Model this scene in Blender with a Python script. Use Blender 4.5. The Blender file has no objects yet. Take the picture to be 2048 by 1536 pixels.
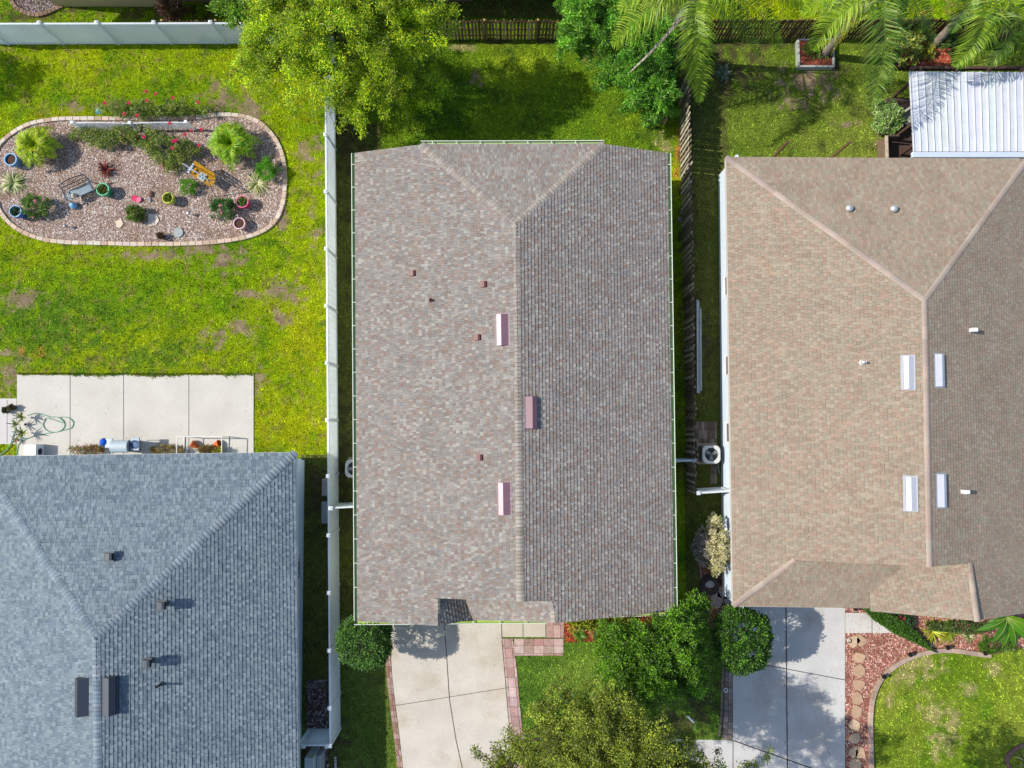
import bpy, math, random
import numpy as np
from mathutils import Vector, Matrix
random.seed(7); RNG = np.random.default_rng(11)

# ------------------------------------------------------------------ camera, sky, sun, exposure
scene = bpy.context.scene
FPX, CAMH, TILT = 1450.0, 33.5, math.radians(3.24)
cam_d = bpy.data.cameras.new("camera"); cam = bpy.data.objects.new("camera", cam_d)
scene.collection.objects.link(cam); scene.camera = cam
cam_d.sensor_width = 36; cam_d.lens = 36 * FPX / 2048; cam_d.clip_end = 2000; cam_d.clip_start = .5
cam.location = (0, 0, CAMH); cam.rotation_euler = (TILT, 0, 0)
SUN_EL = math.radians(41.8); SUN_AZ = math.atan2(-1, .11)
world = bpy.data.worlds.new("World"); scene.world = world; world.use_nodes = True
_n = world.node_tree.nodes; _bg = _n["Background"]
_sky = _n.new("ShaderNodeTexSky"); _sky.sky_type = 'NISHITA'; _sky.sun_disc = False
_sky.sun_elevation = SUN_EL; _sky.sun_rotation = SUN_AZ; _sky.dust_density = 1.0
world.node_tree.links.new(_sky.outputs[0], _bg.inputs[0]); _bg.inputs[1].default_value = .15
sun_d = bpy.data.lights.new("sun", 'SUN'); sun_d.energy = 4.2; sun_d.angle = math.radians(.5); sun_d.color = (1, .945, .86)
sun = bpy.data.objects.new("sun", sun_d); scene.collection.objects.link(sun)
sun.rotation_euler = Vector((1, -.11, -math.tan(SUN_EL) * 1.006)).to_track_quat('-Z', 'Y').to_euler()
scene.view_settings.view_transform = 'Standard'; scene.view_settings.look = 'None'
scene.view_settings.exposure = .52; scene.view_settings.gamma = 1
scene.cycles.max_bounces = 6; scene.cycles.transparent_max_bounces = 4

# ------------------------------------------------------------------ helpers
def P(px, py, z=0.0):
    """point at height z seen at a photo coordinate (used as a surveying tool for real positions)"""
    x = (px - 1024) / FPX; y = -(py - 768) / FPX
    yy = y * math.cos(TILT) + math.sin(TILT); zz = y * math.sin(TILT) - math.cos(TILT)
    t = (CAMH - z) / -zz
    return Vector((x * t, yy * t, z))
def Q(p):
    """photo coordinates of world points (n,3)"""
    p = np.asarray(p, float); z = p[:, 2] - CAMH
    yc = p[:, 1] * math.cos(TILT) + z * math.sin(TILT); zc = -p[:, 1] * math.sin(TILT) + z * math.cos(TILT)
    return 1024 + FPX * p[:, 0] / -zc, 768 - FPX * yc / -zc
def lin(c): return np.where(np.asarray(c) <= 10.31, np.asarray(c) / 255 / 12.92, ((np.asarray(c) / 255 + .055) / 1.055) ** 2.4)
def C(r, g, b, k=1.45): return tuple((lin(np.array([r, g, b], float)) / k).tolist())
def mul(c, f): return tuple(min(1, x * f) for x in c)
def vary(c, v=.12, h=.04):
    f = 1 + random.uniform(-v, v); return tuple(max(0, x * f * (1 + random.uniform(-h, h))) for x in c)

def material(name, rough=.8, noise=.0, nscale=6.0, spec=.3, trans=0.0, bump=0.0, bscale=40.0, metal=0.0, fine=0.0, fscale=60.0, stain=0.0):
    m = bpy.data.materials.new(name); m.use_nodes = True
    nt = m.node_tree; N = nt.nodes; L = nt.links; b = N["Principled BSDF"]; out = N["Material Output"]
    b.inputs["Roughness"].default_value = rough; b.inputs["Specular IOR Level"].default_value = spec
    b.inputs["Metallic"].default_value = metal
    a = N.new("ShaderNodeAttribute"); a.attribute_name = "Col"; col = a.outputs["Color"]
    tc = N.new("ShaderNodeTexCoord")
    def modulate(col, amt, sc, det):
        t = N.new("ShaderNodeTexNoise"); t.inputs["Scale"].default_value = sc; t.inputs["Detail"].default_value = det
        L.new(tc.outputs["Object"], t.inputs["Vector"])
        r = N.new("ShaderNodeMapRange"); r.inputs[1].default_value = .25; r.inputs[2].default_value = .75
        r.inputs[3].default_value = 1 - amt; r.inputs[4].default_value = 1 + amt
        L.new(t.outputs["Fac"], r.inputs[0])
        v = N.new("ShaderNodeVectorMath"); v.operation = 'SCALE'
        L.new(col, v.inputs[0]); L.new(r.outputs[0], v.inputs["Scale"]); return v.outputs[0]
    if noise: col = modulate(col, noise, nscale, 5)
    if fine: col = modulate(col, fine, fscale, 2)
    if stain:
        t = N.new("ShaderNodeTexNoise"); t.inputs["Scale"].default_value = .55; t.inputs["Detail"].default_value = 7; t.inputs["Roughness"].default_value = .62
        L.new(tc.outputs["Object"], t.inputs["Vector"])
        r = N.new("ShaderNodeMapRange"); r.inputs[1].default_value = .5; r.inputs[2].default_value = .74; r.inputs[3].default_value = 0; r.inputs[4].default_value = stain
        L.new(t.outputs["Fac"], r.inputs[0]); mx0 = N.new("ShaderNodeMix"); mx0.data_type = 'RGBA'; mx0.blend_type = 'MULTIPLY'
        L.new(r.outputs[0], mx0.inputs[0]); L.new(col, mx0.inputs[6]); mx0.inputs[7].default_value = (.66, .55, .40, 1); col = mx0.outputs[2]
    L.new(col, b.inputs["Base Color"])
    if bump:
        t = N.new("ShaderNodeTexNoise"); t.inputs["Scale"].default_value = bscale; t.inputs["Detail"].default_value = 4
        L.new(tc.outputs["Object"], t.inputs["Vector"])
        bp = N.new("ShaderNodeBump"); bp.inputs["Strength"].default_value = bump; bp.inputs["Distance"].default_value = .02
        L.new(t.outputs["Fac"], bp.inputs["Height"]); L.new(bp.outputs[0], b.inputs["Normal"])
    if trans:
        tr = N.new("ShaderNodeBsdfTranslucent"); mx = N.new("ShaderNodeMixShader"); mx.inputs[0].default_value = trans
        L.new(col, tr.inputs["Color"]); L.new(b.outputs[0], mx.inputs[1]); L.new(tr.outputs[0], mx.inputs[2])
        L.new(mx.outputs[0], out.inputs["Surface"])
    return m
M = dict(
    shingle=material("shingle", .95, .10, 1.2, .15, fine=.12, fscale=45),
    ground=material("lawn_soil", .95, .25, 3, .1, fine=.35, fscale=25),
    grass=material("grass_blades", .75, .15, .8, .2, trans=.22),
    leaf=material("leaves", .42, .1, 3, .4, trans=.38),
    frond=material("fronds", .45, .1, 4, .35, trans=.35),
    bark=material("bark", .9, .3, 9, .2, bump=.5, bscale=20),
    vinyl=material("white_vinyl", .45, .05, .8, .4, trans=.5),
    stucco=material("stucco", .9, .05, 1.5, .2, bump=.25, bscale=60),
    concrete=material("concrete", .9, .10, .9, .2, fine=.06, fscale=14, stain=.6),
    patio=material("patio_concrete", .9, .07, .9, .2, fine=.05, fscale=14, stain=.14),
    paver=material("paver", .92, .15, 5, .2, fine=.12, fscale=50),
    wood=material("weathered_wood", .85, .25, 6, .2, fine=.2, fscale=30),
    paint=material("painted_metal", .45, .06, 2, .5),
    metal=material("bare_metal", .35, .1, 3, .5, metal=.6),
    ceramic=material("glazed_ceramic", .22, .05, 5, .5),
    soil=material("soil_mulch", .95, .3, 12, .1, fine=.3, fscale=60),
    stone=material("stone", .9, .15, 8, .2, fine=.1, fscale=50),
    sheet=material("roof_sheet", .5, .08, 2.5, .4, fine=.06, fscale=20),
    rubber=material("rubber", .5, .05, 5, .4),
    glass=material("window_glass", .08, 0, 1, .6),
    petal=material("petals", .6, .05, 5, .2, trans=.25),
)

def setp(o, label=None, cat=None, group=None, kind=None):
    if label: o["label"] = label
    if cat: o["category"] = cat
    if group: o["group"] = group
    if kind: o["kind"] = kind
    return o
def link(o, parent=None):
    scene.collection.objects.link(o)
    if parent is not None: o.parent = parent
    return o
def thing(name, label, cat, loc=(0, 0, 0), rz=0, group=None):
    o = bpy.data.objects.new(name, None); o.location = loc; o.rotation_euler = (0, 0, rz); o.empty_display_size = .2
    link(o); return setp(o, label, cat, group)
def rootloc(o):
    while o.parent is not None: o = o.parent
    return Vector(o.location)

class MB:
    """collects geometry with one colour per face; build() links it as ONE mesh object"""
    def __init__(s): s.v = []; s.f = []; s.c = []; s.nv = 0; s.bulk = []
    def add(s, vs, fs, col):
        b = s.nv; s.v.extend([tuple(p) for p in vs]); s.nv += len(vs)
        for f in fs: s.f.append(tuple(b + i for i in f)); s.c.append(col)
    def box(s, c, size, rz=0, col=(.5, .5, .5), bev=0.0, axes=None):
        hx, hy, hz = size[0] / 2, size[1] / 2, size[2] / 2; c = Vector(c)
        R = axes if axes is not None else Matrix.Rotation(rz, 3, 'Z')
        if bev <= 0:
            vs = [c + R @ Vector((x * hx, y * hy, z * hz)) for z in (-1, 1) for x, y in ((-1, -1), (1, -1), (1, 1), (-1, 1))]
            s.add(vs, [(3, 2, 1, 0), (4, 5, 6, 7), (0, 1, 5, 4), (1, 2, 6, 5), (2, 3, 7, 6), (3, 0, 4, 7)], col)
        else:
            def ring(d, z): return [c + R @ Vector((x * (hx - d), y * (hy - d), z)) for x, y in ((-1, -1), (1, -1), (1, 1), (-1, 1))]
            def ring8(z):
                o = []
                for x, y in ((-1, -1), (1, -1), (1, 1), (-1, 1)):
                    a = c + R @ Vector((x * (hx - bev), y * hy, z)); b2 = c + R @ Vector((x * hx, y * (hy - bev), z))
                    o += ([b2, a] if (x * y) > 0 else [a, b2])
                return o
            r0 = ring8(-hz); r1 = ring8(hz - bev); t = ring(bev, hz)
            vs = r0 + r1 + t
            fs = [tuple(range(7, -1, -1))] + [(i, (i + 1) % 8, 8 + (i + 1) % 8, 8 + i) for i in range(8)]
            for k in range(4):
                fs.append((8 + 2 * k, 8 + 2 * k + 1, 16 + k)); fs.append((8 + 2 * k + 1, 8 + (2 * k + 2) % 8, 16 + (k + 1) % 4, 16 + k))
            fs.append((16, 17, 18, 19)); s.add(vs, fs, col)
    def tube(s, pts, radii, n=8, col=(.5, .5, .5), cap=True):
        pts = [Vector(p) for p in pts]; rings = []
        if not hasattr(radii, '__len__'): radii = [radii] * len(pts)
        for i, p in enumerate(pts):
            d = (pts[min(i + 1, len(pts) - 1)] - pts[max(i - 1, 0)]).normalized()
            a = d.orthogonal().normalized() if i == 0 else (prev - d * prev.dot(d)).normalized()
            prev = a; b = d.cross(a)
            rings.append([p + (a * math.cos(2 * math.pi * k / n) + b * math.sin(2 * math.pi * k / n)) * radii[i] for k in range(n)])
        vs = [v for r in rings for v in r]
        fs = [(i * n + k, i * n + (k + 1) % n, (i + 1) * n + (k + 1) % n, (i + 1) * n + k) for i in range(len(pts) - 1) for k in range(n)]
        if cap: fs += [tuple(range(n - 1, -1, -1)), tuple(range((len(pts) - 1) * n, len(pts) * n))]
        s.add(vs, fs, col)
    def lathe(s, c, prof, n=24, col=(.5, .5, .5), axes=None):
        c = Vector(c); R = axes if axes is not None else Matrix.Identity(3)
        vs = [c + R @ Vector((r * math.cos(2 * math.pi * k / n), r * math.sin(2 * math.pi * k / n), z)) for r, z in prof for k in range(n)]
        fs = [(i * n + k, i * n + (k + 1) % n, (i + 1) * n + (k + 1) % n, (i + 1) * n + k) for i in range(len(prof) - 1) for k in range(n)]
        s.add(vs, fs, col)
    def prism(s, poly, z0, z1, col):
        n = len(poly); vs = [(p[0], p[1], z0) for p in poly] + [(p[0], p[1], z1) for p in poly]
        area = sum(poly[i][0] * poly[(i + 1) % n][1] - poly[(i + 1) % n][0] * poly[i][1] for i in range(n))
        fs = [tuple(range(n, 2 * n))] + [(i, (i + 1) % n, n + (i + 1) % n, n + i) for i in range(n)]
        if area < 0: fs = [tuple(reversed(f)) for f in fs]
        s.add(vs, fs, col)
    def array(s, V, Fq, Cf):
        """bulk quads: V (n,3), Fq (m,k) indices, Cf (m,3)"""
        s.bulk.append((np.asarray(V, np.float32), np.asarray(Fq, np.int64), np.asarray(Cf, np.float32)))
    def build(s, name, mat, parent=None, local=False, smooth=False):
        me = bpy.data.meshes.new(name)
        V = np.array(s.v, np.float32).reshape(-1, 3)
        loops = [np.fromiter((i for f in s.f for i in f), np.int64)]; tot = [np.array([len(f) for f in s.f], np.int64)]
        cols = [np.array(s.c, np.float32).reshape(-1, 3)]; Vs = [V]; off = len(V)
        for bv, bf, bc in s.bulk:
            Vs.append(bv); loops.append((bf + off).ravel()); tot.append(np.full(len(bf), bf.shape[1])); cols.append(bc); off += len(bv)
        V = np.concatenate(Vs); LP = np.concatenate(loops).astype(np.int32); T = np.concatenate(tot).astype(np.int32); CC = np.concatenate(cols)
        if parent is not None and not local: V = V - np.array(rootloc(parent), np.float32)
        me.vertices.add(len(V)); me.vertices.foreach_set("co", V.ravel())
        me.loops.add(len(LP)); me.loops.foreach_set("vertex_index", LP)
        me.polygons.add(len(T)); me.polygons.foreach_set("loop_start", (np.cumsum(T) - T).astype(np.int32))
        at = me.attributes.new("Col", 'FLOAT_COLOR', 'FACE')
        at.data.foreach_set("color", np.concatenate([CC, np.ones((len(CC), 1), np.float32)], 1).ravel())
        me.update(calc_edges=True); me.validate()
        me.polygons.foreach_set("use_smooth", np.full(len(me.polygons), smooth, bool))
        me.materials.append(M[mat] if isinstance(mat, str) else mat)
        return link(bpy.data.objects.new(name, me), parent)
def copy_tree(o, parent=None):
    c = o.copy(); scene.collection.objects.link(c)
    if parent is not None: c.parent = parent
    for ch in list(o.children): copy_tree(ch, c)
    return c

def vnoise(x, y, seed=0):
    """smooth value noise 0..1 on arrays"""
    x = np.asarray(x, float); y = np.asarray(y, float); xi = np.floor(x).astype(np.int64); yi = np.floor(y).astype(np.int64)
    fx = x - xi; fy = y - yi; fx = fx * fx * (3 - 2 * fx); fy = fy * fy * (3 - 2 * fy)
    def h(a, b):
        n = (a * 374761393 + b * 668265263 + seed * 974634777) & 0x7fffffff
        n = ((n ^ (n >> 13)) * 1274126177) & 0x7fffffff
        return ((n ^ (n >> 16)) & 0xffff) / 65535.
    return (h(xi, yi) * (1 - fx) + h(xi + 1, yi) * fx) * (1 - fy) + (h(xi, yi + 1) * (1 - fx) + h(xi + 1, yi + 1) * fx) * fy
def fbm(x, y, seed=0, oct=4):
    s = 0; a = .5; t = 0
    for k in range(oct): s = s + a * vnoise(x * 2 ** k, y * 2 ** k, seed + k * 17); t += a; a *= .55
    return s / t
def inpoly(px, py, poly):
    px = np.asarray(px); py = np.asarray(py); r = np.zeros(px.shape, bool); n = len(poly)
    for i in range(n):
        x0, y0 = poly[i][0], poly[i][1]; x1, y1 = poly[(i + 1) % n][0], poly[(i + 1) % n][1]
        if y0 == y1: continue
        c = ((y0 > py) != (y1 > py)) & (px < (x1 - x0) * (py - y0) / (y1 - y0) + x0); r ^= c
    return r
def curve(pts, n=8, closed=False):
    """Catmull-Rom through points (any dimension)"""
    p = [np.array(q, float) for q in pts]; m = len(p); out = []
    for i in range(m if closed else m - 1):
        g = (lambda k: p[k % m]) if closed else (lambda k: p[min(max(k, 0), m - 1)])
        a, b, c, d = g(i - 1), g(i), g(i + 1), g(i + 2)
        for k in range(n):
            t = k / n; out.append(.5 * (2 * b + (c - a) * t + (2 * a - 5 * b + 4 * c - d) * t * t + (3 * b - a - 3 * c + d) * t ** 3))
    if not closed: out.append(p[-1])
    return out
def PP(pts, z=0.0): return [P(a, b, z) for a, b in pts]

# ------------------------------------------------------------------ ground zones (outlines of beds, slabs and lawns on the ground)
BED = curve([(-6, 300), (22, 270), (60, 249), (100, 241), (142, 238), (250, 238), (390, 236), (428, 231), (480, 232), (520, 246), (549, 275),
             (566, 312), (571, 360), (567, 405), (553, 440), (528, 462), (480, 478), (400, 487), (300, 489), (200, 487), (120, 484), (70, 474), (30, 454), (3, 425), (-8, 390), (-10, 340)], 6, True)
DRIVE_L = curve([(781, 1225), (783, 1330), (790, 1400), (800, 1480), (812, 1590)], 6)
DRIVE_R = curve([(1030, 1590), (1023, 1500), (1015, 1420), (1008, 1335), (1003, 1275), (1003, 1225)], 6)
DRIVE = [tuple(q) for q in DRIVE_L] + [tuple(q) for q in DRIVE_R]
DRIVE2 = [(1466, 1190), (1690, 1190), (1690, 1600), (1300, 1600), (1330, 1478), (1466, 1481)]
PATIO = [(34, 747), (507, 746), (507, 940), (34, 940)]
PATIO2 = [(-30, 797), (33, 797), (33, 888), (-30, 888)]
WALK = [(1003, 1225), (1091, 1225), (1091, 1274), (1004, 1274)]
WALK2 = [(1691, 1226), (1800, 1226), (1800, 1266), (1691, 1266)]
KERB = curve([(1743, 1600), (1741, 1500), (1740, 1430), (1749, 1380), (1772, 1345), (1812, 1318), (1856, 1304), (1900, 1300), (1940, 1305), (1982, 1311)], 8)
BED_R = [(1691, 1200), (2070, 1200), (2070, 1290), (1982, 1311)] + [tuple(q) for q in reversed(KERB)] + [(1691, 1600)]
BED_C = [(1128, 1205), (1310, 1205), (1305, 1262), (1228, 1283), (1130, 1284)]
HOUSES = [[(742, 330), (1325, 330), (1330, 1195), (742, 1195)], [(-40, 925), (605, 925), (612, 1600), (-40, 1600)], [(1437, 352), (2080, 352), (2080, 1190), (1446, 1190)]]
PAVED = [DRIVE, DRIVE2, PATIO, PATIO2, WALK, WALK2, BED, BED_R, BED_C]
DIRT = [(455, 205, 48, 22), (505, 225, 30, 18), (430, 180, 25, 18), (620, 300, 22, 16), (625, 355, 18, 10), (565, 590, 38, 22), (430, 680, 26, 16), (480, 655, 22, 14), (40, 600, 34, 18),
        (300, 512, 60, 10), (450, 520, 34, 22), (395, 500, 30, 10), (560, 440, 14, 30), (570, 640, 26, 12), (625, 420, 10, 22), (150, 215, 24, 9), (215, 212, 36, 9), (20, 745, 26, 40), (518, 770, 10, 26),
        (630, 470, 10, 26), (1320, 240, 12, 10), (950, 160, 12, 14), (1690, 250, 20, 10), (1620, 170, 60, 30), (1760, 260, 10, 40), (1590, 205, 40, 14), (500, 590, 24, 10)]
DRY = [(1832, 1330, 40, 22), (1880, 1490, 30, 26), (1865, 1424, 30, 18), (1810, 1355, 22, 20), (1905, 1450, 14, 26), (1935, 1380, 16, 12), (1780, 1400, 14, 16), (1990, 1340, 20, 14), (1850, 1385, 14, 12), (910, 97, 40, 6), (1180, 120, 20, 12), (1325, 290, 14, 22)]
RUST = [(75, 711, 16, 9), (38, 706, 8, 10), (1848, 28, 14, 8), (1352, 330, 6, 40), (1356, 290, 6, 60)]
DIRT_AND_SHADE = [(1405, 1410, 30, 70), (1350, 1450, 60, 30), (345, 28, 90, 14), (560, 30, 90, 20), (60, 36, 60, 10), (150, 22, 20, 14), (690, 300, 18, 110), (686, 900, 14, 120), (640, 1420, 30, 60), (655, 1500, 40, 40), (1372, 500, 14, 330), (1010, 84, 150, 7), (1500, 88, 160, 10), (1460, 140, 60, 40), (1410, 700, 8, 60), (640, 985, 22, 60), (830, 55, 60, 30), (1380, 240, 12, 40), (690, 240, 16, 60)]  # dark dirt; includes shade painted under the front trees and behind the fence
def spots(px, py, L, seed, warp=.9):
    w = np.zeros(px.shape); nn = fbm(px / 12, py / 12, seed, 5)
    for cx, cy, rx, ry in L:
        d = np.sqrt(((px - cx) / rx) ** 2 + ((py - cy) / ry) ** 2)
        w = np.maximum(w, np.clip((1.25 - d + (nn - .5) * 4.0 * warp) * 1.15, 0, 1))
    return w
def ground_colour(x, y):
    """albedo of the lawn at world x,y: kind of grass, worn, dry and dark patches, some of them painted shade"""
    p = np.stack([x, y, np.zeros_like(x)], 1); px, py = Q(p)
    n1 = fbm(x * .35, y * .35, 3); n2 = fbm(x * 1.3, y * 1.3, 9); n3 = fbm(x * 4, y * 4, 21)
    def mix(a, b, t): t = np.clip(t, 0, 1)[:, None]; return np.asarray(a) * (1 - t) + np.asarray(b) * t
    A = mix(C(130, 164, 10), C(172, 186, 12), (n1 - .3) * 2.0); A = mix(A, C(84, 130, 20), (n2 - .55) * 3.0); A = mix(A, C(92, 132, 34), spots(px, py, [(110, 660, 150, 90), (300, 720, 120, 40)], 31) * .75); A = mix(A, C(156, 142, 78), (n3 - .56) * 3.0); A = mix(A, C(178, 176, 14), spots(px, py, [(610, 700, 60, 60), (580, 850, 60, 50), (620, 180, 50, 60), (130, 240, 90, 20)], 33) * .5)
    B = mix(C(100, 138, 26), C(150, 172, 34), (n1 - .3) * 2); B = mix(B, C(74, 104, 34), (n2 - .55) * 3)
    R = mix(C(112, 136, 40), C(146, 160, 62), (n1 - .3) * 2); R = mix(R, C(84, 92, 44), (n2 - .55) * 3)
    FC = mix(C(100, 138, 44), C(130, 158, 60), (n1 - .3) * 2); FC = mix(FC, C(80, 114, 38), (n2 - .55) * 3)
    FR = mix(C(122, 150, 36), C(152, 166, 58), (n1 - .3) * 2.2); FR = mix(FR, C(100, 138, 28), (n2 - .52) * 3)
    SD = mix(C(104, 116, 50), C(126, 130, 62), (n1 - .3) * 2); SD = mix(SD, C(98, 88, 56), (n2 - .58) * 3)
    c = A.copy()
    def sel(m, v): c[m] = v[m]
    sel((px > 665) & (py < 320), B); sel((px > 1368) & (py < 330), R); sel((px > 1368) & (py < 40), A)
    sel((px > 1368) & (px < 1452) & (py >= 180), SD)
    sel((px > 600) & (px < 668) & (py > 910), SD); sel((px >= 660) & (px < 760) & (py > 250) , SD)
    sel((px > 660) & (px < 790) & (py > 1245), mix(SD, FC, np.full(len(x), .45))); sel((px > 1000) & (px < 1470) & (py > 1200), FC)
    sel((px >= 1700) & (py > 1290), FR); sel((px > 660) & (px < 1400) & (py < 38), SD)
    dirt = spots(px, py, DIRT, 5); dry = spots(px, py, DRY, 6); rust = spots(px, py, RUST, 7, .6); dd = spots(px, py, DIRT_AND_SHADE, 8)
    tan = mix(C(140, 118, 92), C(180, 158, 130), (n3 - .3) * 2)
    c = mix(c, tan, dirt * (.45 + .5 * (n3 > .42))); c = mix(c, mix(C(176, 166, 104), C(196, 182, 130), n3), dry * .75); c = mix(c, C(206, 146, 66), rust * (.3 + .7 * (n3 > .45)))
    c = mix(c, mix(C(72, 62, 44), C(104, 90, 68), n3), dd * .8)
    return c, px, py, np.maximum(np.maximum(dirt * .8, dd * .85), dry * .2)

def build_ground():
    xs = np.arange(-27, 27.01, .12); ys = np.arange(-19, 23.01, .12); X, Y = np.meshgrid(xs, ys); x = X.ravel(); y = Y.ravel()
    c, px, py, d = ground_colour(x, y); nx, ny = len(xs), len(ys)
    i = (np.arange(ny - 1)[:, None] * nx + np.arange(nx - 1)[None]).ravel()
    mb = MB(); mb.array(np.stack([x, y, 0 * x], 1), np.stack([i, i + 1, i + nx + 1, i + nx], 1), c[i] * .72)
    # the land round about, out to the horizon
    g = C(100, 130, 50); X0, X1, Y0, Y1 = xs[0], xs[-1], ys[0], ys[-1]; B = 600
    mb.add([(-B, -B, 0), (B, -B, 0), (B, B, 0), (-B, B, 0), (X0, Y0, 0), (X1, Y0, 0), (X1, Y1, 0), (X0, Y1, 0)], [(0, 1, 5, 4), (1, 2, 6, 5), (2, 3, 7, 6), (3, 0, 4, 7)], g)
    setp(mb.build("lawn", "ground"), kind="structure")
def blades(x, y, c, L, W, lean=.6):
    n = len(x); a = RNG.uniform(0, 2 * np.pi, n); l = L * RNG.uniform(.6, 1.3, n); w = W * RNG.uniform(.7, 1.3, n)
    t = RNG.uniform(.1, lean, n); b = RNG.uniform(0, 2 * np.pi, n); dx = np.cos(a) * w; dy = np.sin(a) * w
    V = np.empty((n, 3, 3)); V[:, 0] = np.stack([x - dx, y - dy, np.full(n, .0)], 1); V[:, 1] = np.stack([x + dx, y + dy, np.full(n, .0)], 1)
    V[:, 2] = np.stack([x + np.cos(b) * l * np.sin(t), y + np.sin(b) * l * np.sin(t), l * np.cos(t)], 1)
    return V.reshape(-1, 3), np.arange(3 * n).reshape(-1, 3), c
def build_grass():
    n = 620000; x = RNG.uniform(-24.5, 24.5, n); y = RNG.uniform(-16.5, 21, n)
    c, px, py, d = ground_colour(x, y)
    k = (px > -15) & (px < 2063) & (py > -15) & (py < 1551)
    for poly in PAVED + HOUSES: k &= ~inpoly(px, py, poly)
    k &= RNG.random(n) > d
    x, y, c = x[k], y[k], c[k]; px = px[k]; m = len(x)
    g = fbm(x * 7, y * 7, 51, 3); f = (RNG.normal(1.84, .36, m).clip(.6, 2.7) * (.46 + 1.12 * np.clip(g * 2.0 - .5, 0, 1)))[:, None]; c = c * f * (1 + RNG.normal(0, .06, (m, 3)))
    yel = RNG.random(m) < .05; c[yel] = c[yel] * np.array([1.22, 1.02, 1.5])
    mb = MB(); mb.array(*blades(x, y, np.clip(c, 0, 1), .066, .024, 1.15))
    # longer runners that creep over the edge of the patio
    k = 5200; ex = RNG.uniform(36, 505, k); ey = 746.5 + np.abs(RNG.normal(0, 1, k)) * (1.2 + 3.2 * np.clip(fbm(ex / 22, ex * 0, 71, 3) * 2.4 - .9, 0, 1)); q = np.array([P(a, b, .03) for a, b in zip(ex, ey)])
    V, Fb, Cb = blades(q[:, 0], q[:, 1], ground_colour(q[:, 0], q[:, 1])[0] * RNG.normal(1.2, .3, (k, 1)).clip(.5, 2), .09, .02, 1.4); V[:, 2] += .035; mb.array(V, Fb, np.clip(Cb, 0, 1))
    setp(mb.build("grass", "grass"), "short green lawn grass of the yards, yellowish in places", "grass", kind="stuff")
build_ground(); build_grass()

# ------------------------------------------------------------------ slabs, beds, kerbs, pavers
def slab(name, polys, z, col, mat="concrete"):
    mb = MB()
    for poly in polys: mb.prism([P(a, b, z) for a, b in poly], -.02, z, col)
    return setp(mb.build(name, mat), kind="structure")
def strip(mb, a, b, w, z, col):
    a = P(a[0], a[1], z); b = P(b[0], b[1], z); d = (b - a).normalized(); s = Vector((-d.y, d.x, 0)) * w / 2
    mb.add([a - s, b - s, b + s, a + s], [(0, 1, 2, 3)], col)
slab("driveway", [DRIVE], .03, C(214, 206, 192)); slab("driveway", [DRIVE2], .03, C(210, 207, 202)); slab("patio", [PATIO], .04, C(213, 208, 197), "patio"); slab("patio", [PATIO2], .036, C(214, 210, 205), "patio")
slab("front_walk", [WALK], .034, C(212, 202, 182)); slab("front_walk", [WALK2], .034, C(216, 212, 205))
jb = MB(); JC = C(70, 66, 58)
for a, b, w in (((889, 1250), (899, 1400), .03), ((899, 1400), (912, 1480), .03), ((912, 1480), (932, 1570), .03), ((792, 1411), (1012, 1376), .022), ((1003, 1245), (1004, 1275), .03),
                ((1572, 1210), (1575, 1580), .045), ((1467, 1318), (1690, 1360), .03), ((1466, 1481), (1690, 1560), .045), ((1466, 1481), (1466, 1570), .03)): strip(jb, a, b, w, .036, JC)
for a, b in (((1046, 1245), (1046, 1274)), ((1744, 1226), (1744, 1266))): strip(jb, a, b, .025, .04, JC)
for x in (140, 247, 377.5): strip(jb, (x, 747), (x, 915), .025, .046, C(120, 116, 108))
for x in (14,): strip(jb, (x, 800), (x, 886), .02, .042, C(150, 140, 130))
setp(jb.build("slab_joints", "soil"), kind="structure")
# dark marks and leaf litter lying on the slabs
lb = MB()
for k in range(420):
    poly, z = random.choice([(DRIVE, .038), (DRIVE2, .038), (DRIVE2, .038), (PATIO, .048)])
    xs = [q[0] for q in poly]; ys = [q[1] for q in poly]; a, b = random.uniform(min(xs), max(xs)), random.uniform(min(ys), max(ys))
    if not inpoly(np.array([a]), np.array([b]), poly)[0]: continue
    if poly is DRIVE2 and random.random() < .5: a, b = 1572 + random.gauss(0, 3), random.uniform(1215, 1536)
    c = P(a, b, z); r = random.uniform(.008, .03); t = random.uniform(0, 3.14)
    lb.add([c + Vector((math.cos(t + q) * r * (1 if q % 3 else .5), math.sin(t + q) * r * .7, 0)) for q in (0, 1.6, 3.1, 4.7)], [(0, 1, 2, 3)], random.choice([C(100, 92, 76), C(130, 110, 80), C(80, 76, 70)]))
setp(lb.build("leaf_litter", "soil"), "dark specks of leaf litter on the concrete drives and patio", "litter", kind="stuff")
def bed(name, poly, z, c1): return slab(name, [poly], z, c1, "soil")
bed("gravel_bed", BED, .015, C(150, 128, 116)); bed("mulch_bed", BED_R, .015, C(150, 96, 84)); bed("mulch_bed", BED_C, .018, C(120, 60, 40))
MB1 = [(1597, 78), (1668, 78), (1668, 132), (1599, 132)]; MB2 = [(1792, 78), (1905, 78), (1905, 133), (1792, 133)]; MB3 = [(1392, 1120), (1448, 1090), (1475, 1260), (1420, 1260), (1404, 1190)]; MB4 = [(10, -40), (130, -40), (120, 14), (80, 27), (45, 22), (22, 0)]; MB5 = [(614, 1360), (654, 1360), (657, 1600), (614, 1600)]
for q, cc in ((MB3, C(120, 84, 74)), (MB4, C(104, 84, 86)), (MB5, C(104, 84, 80))): bed("mulch_bed", q, .014, cc)
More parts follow.
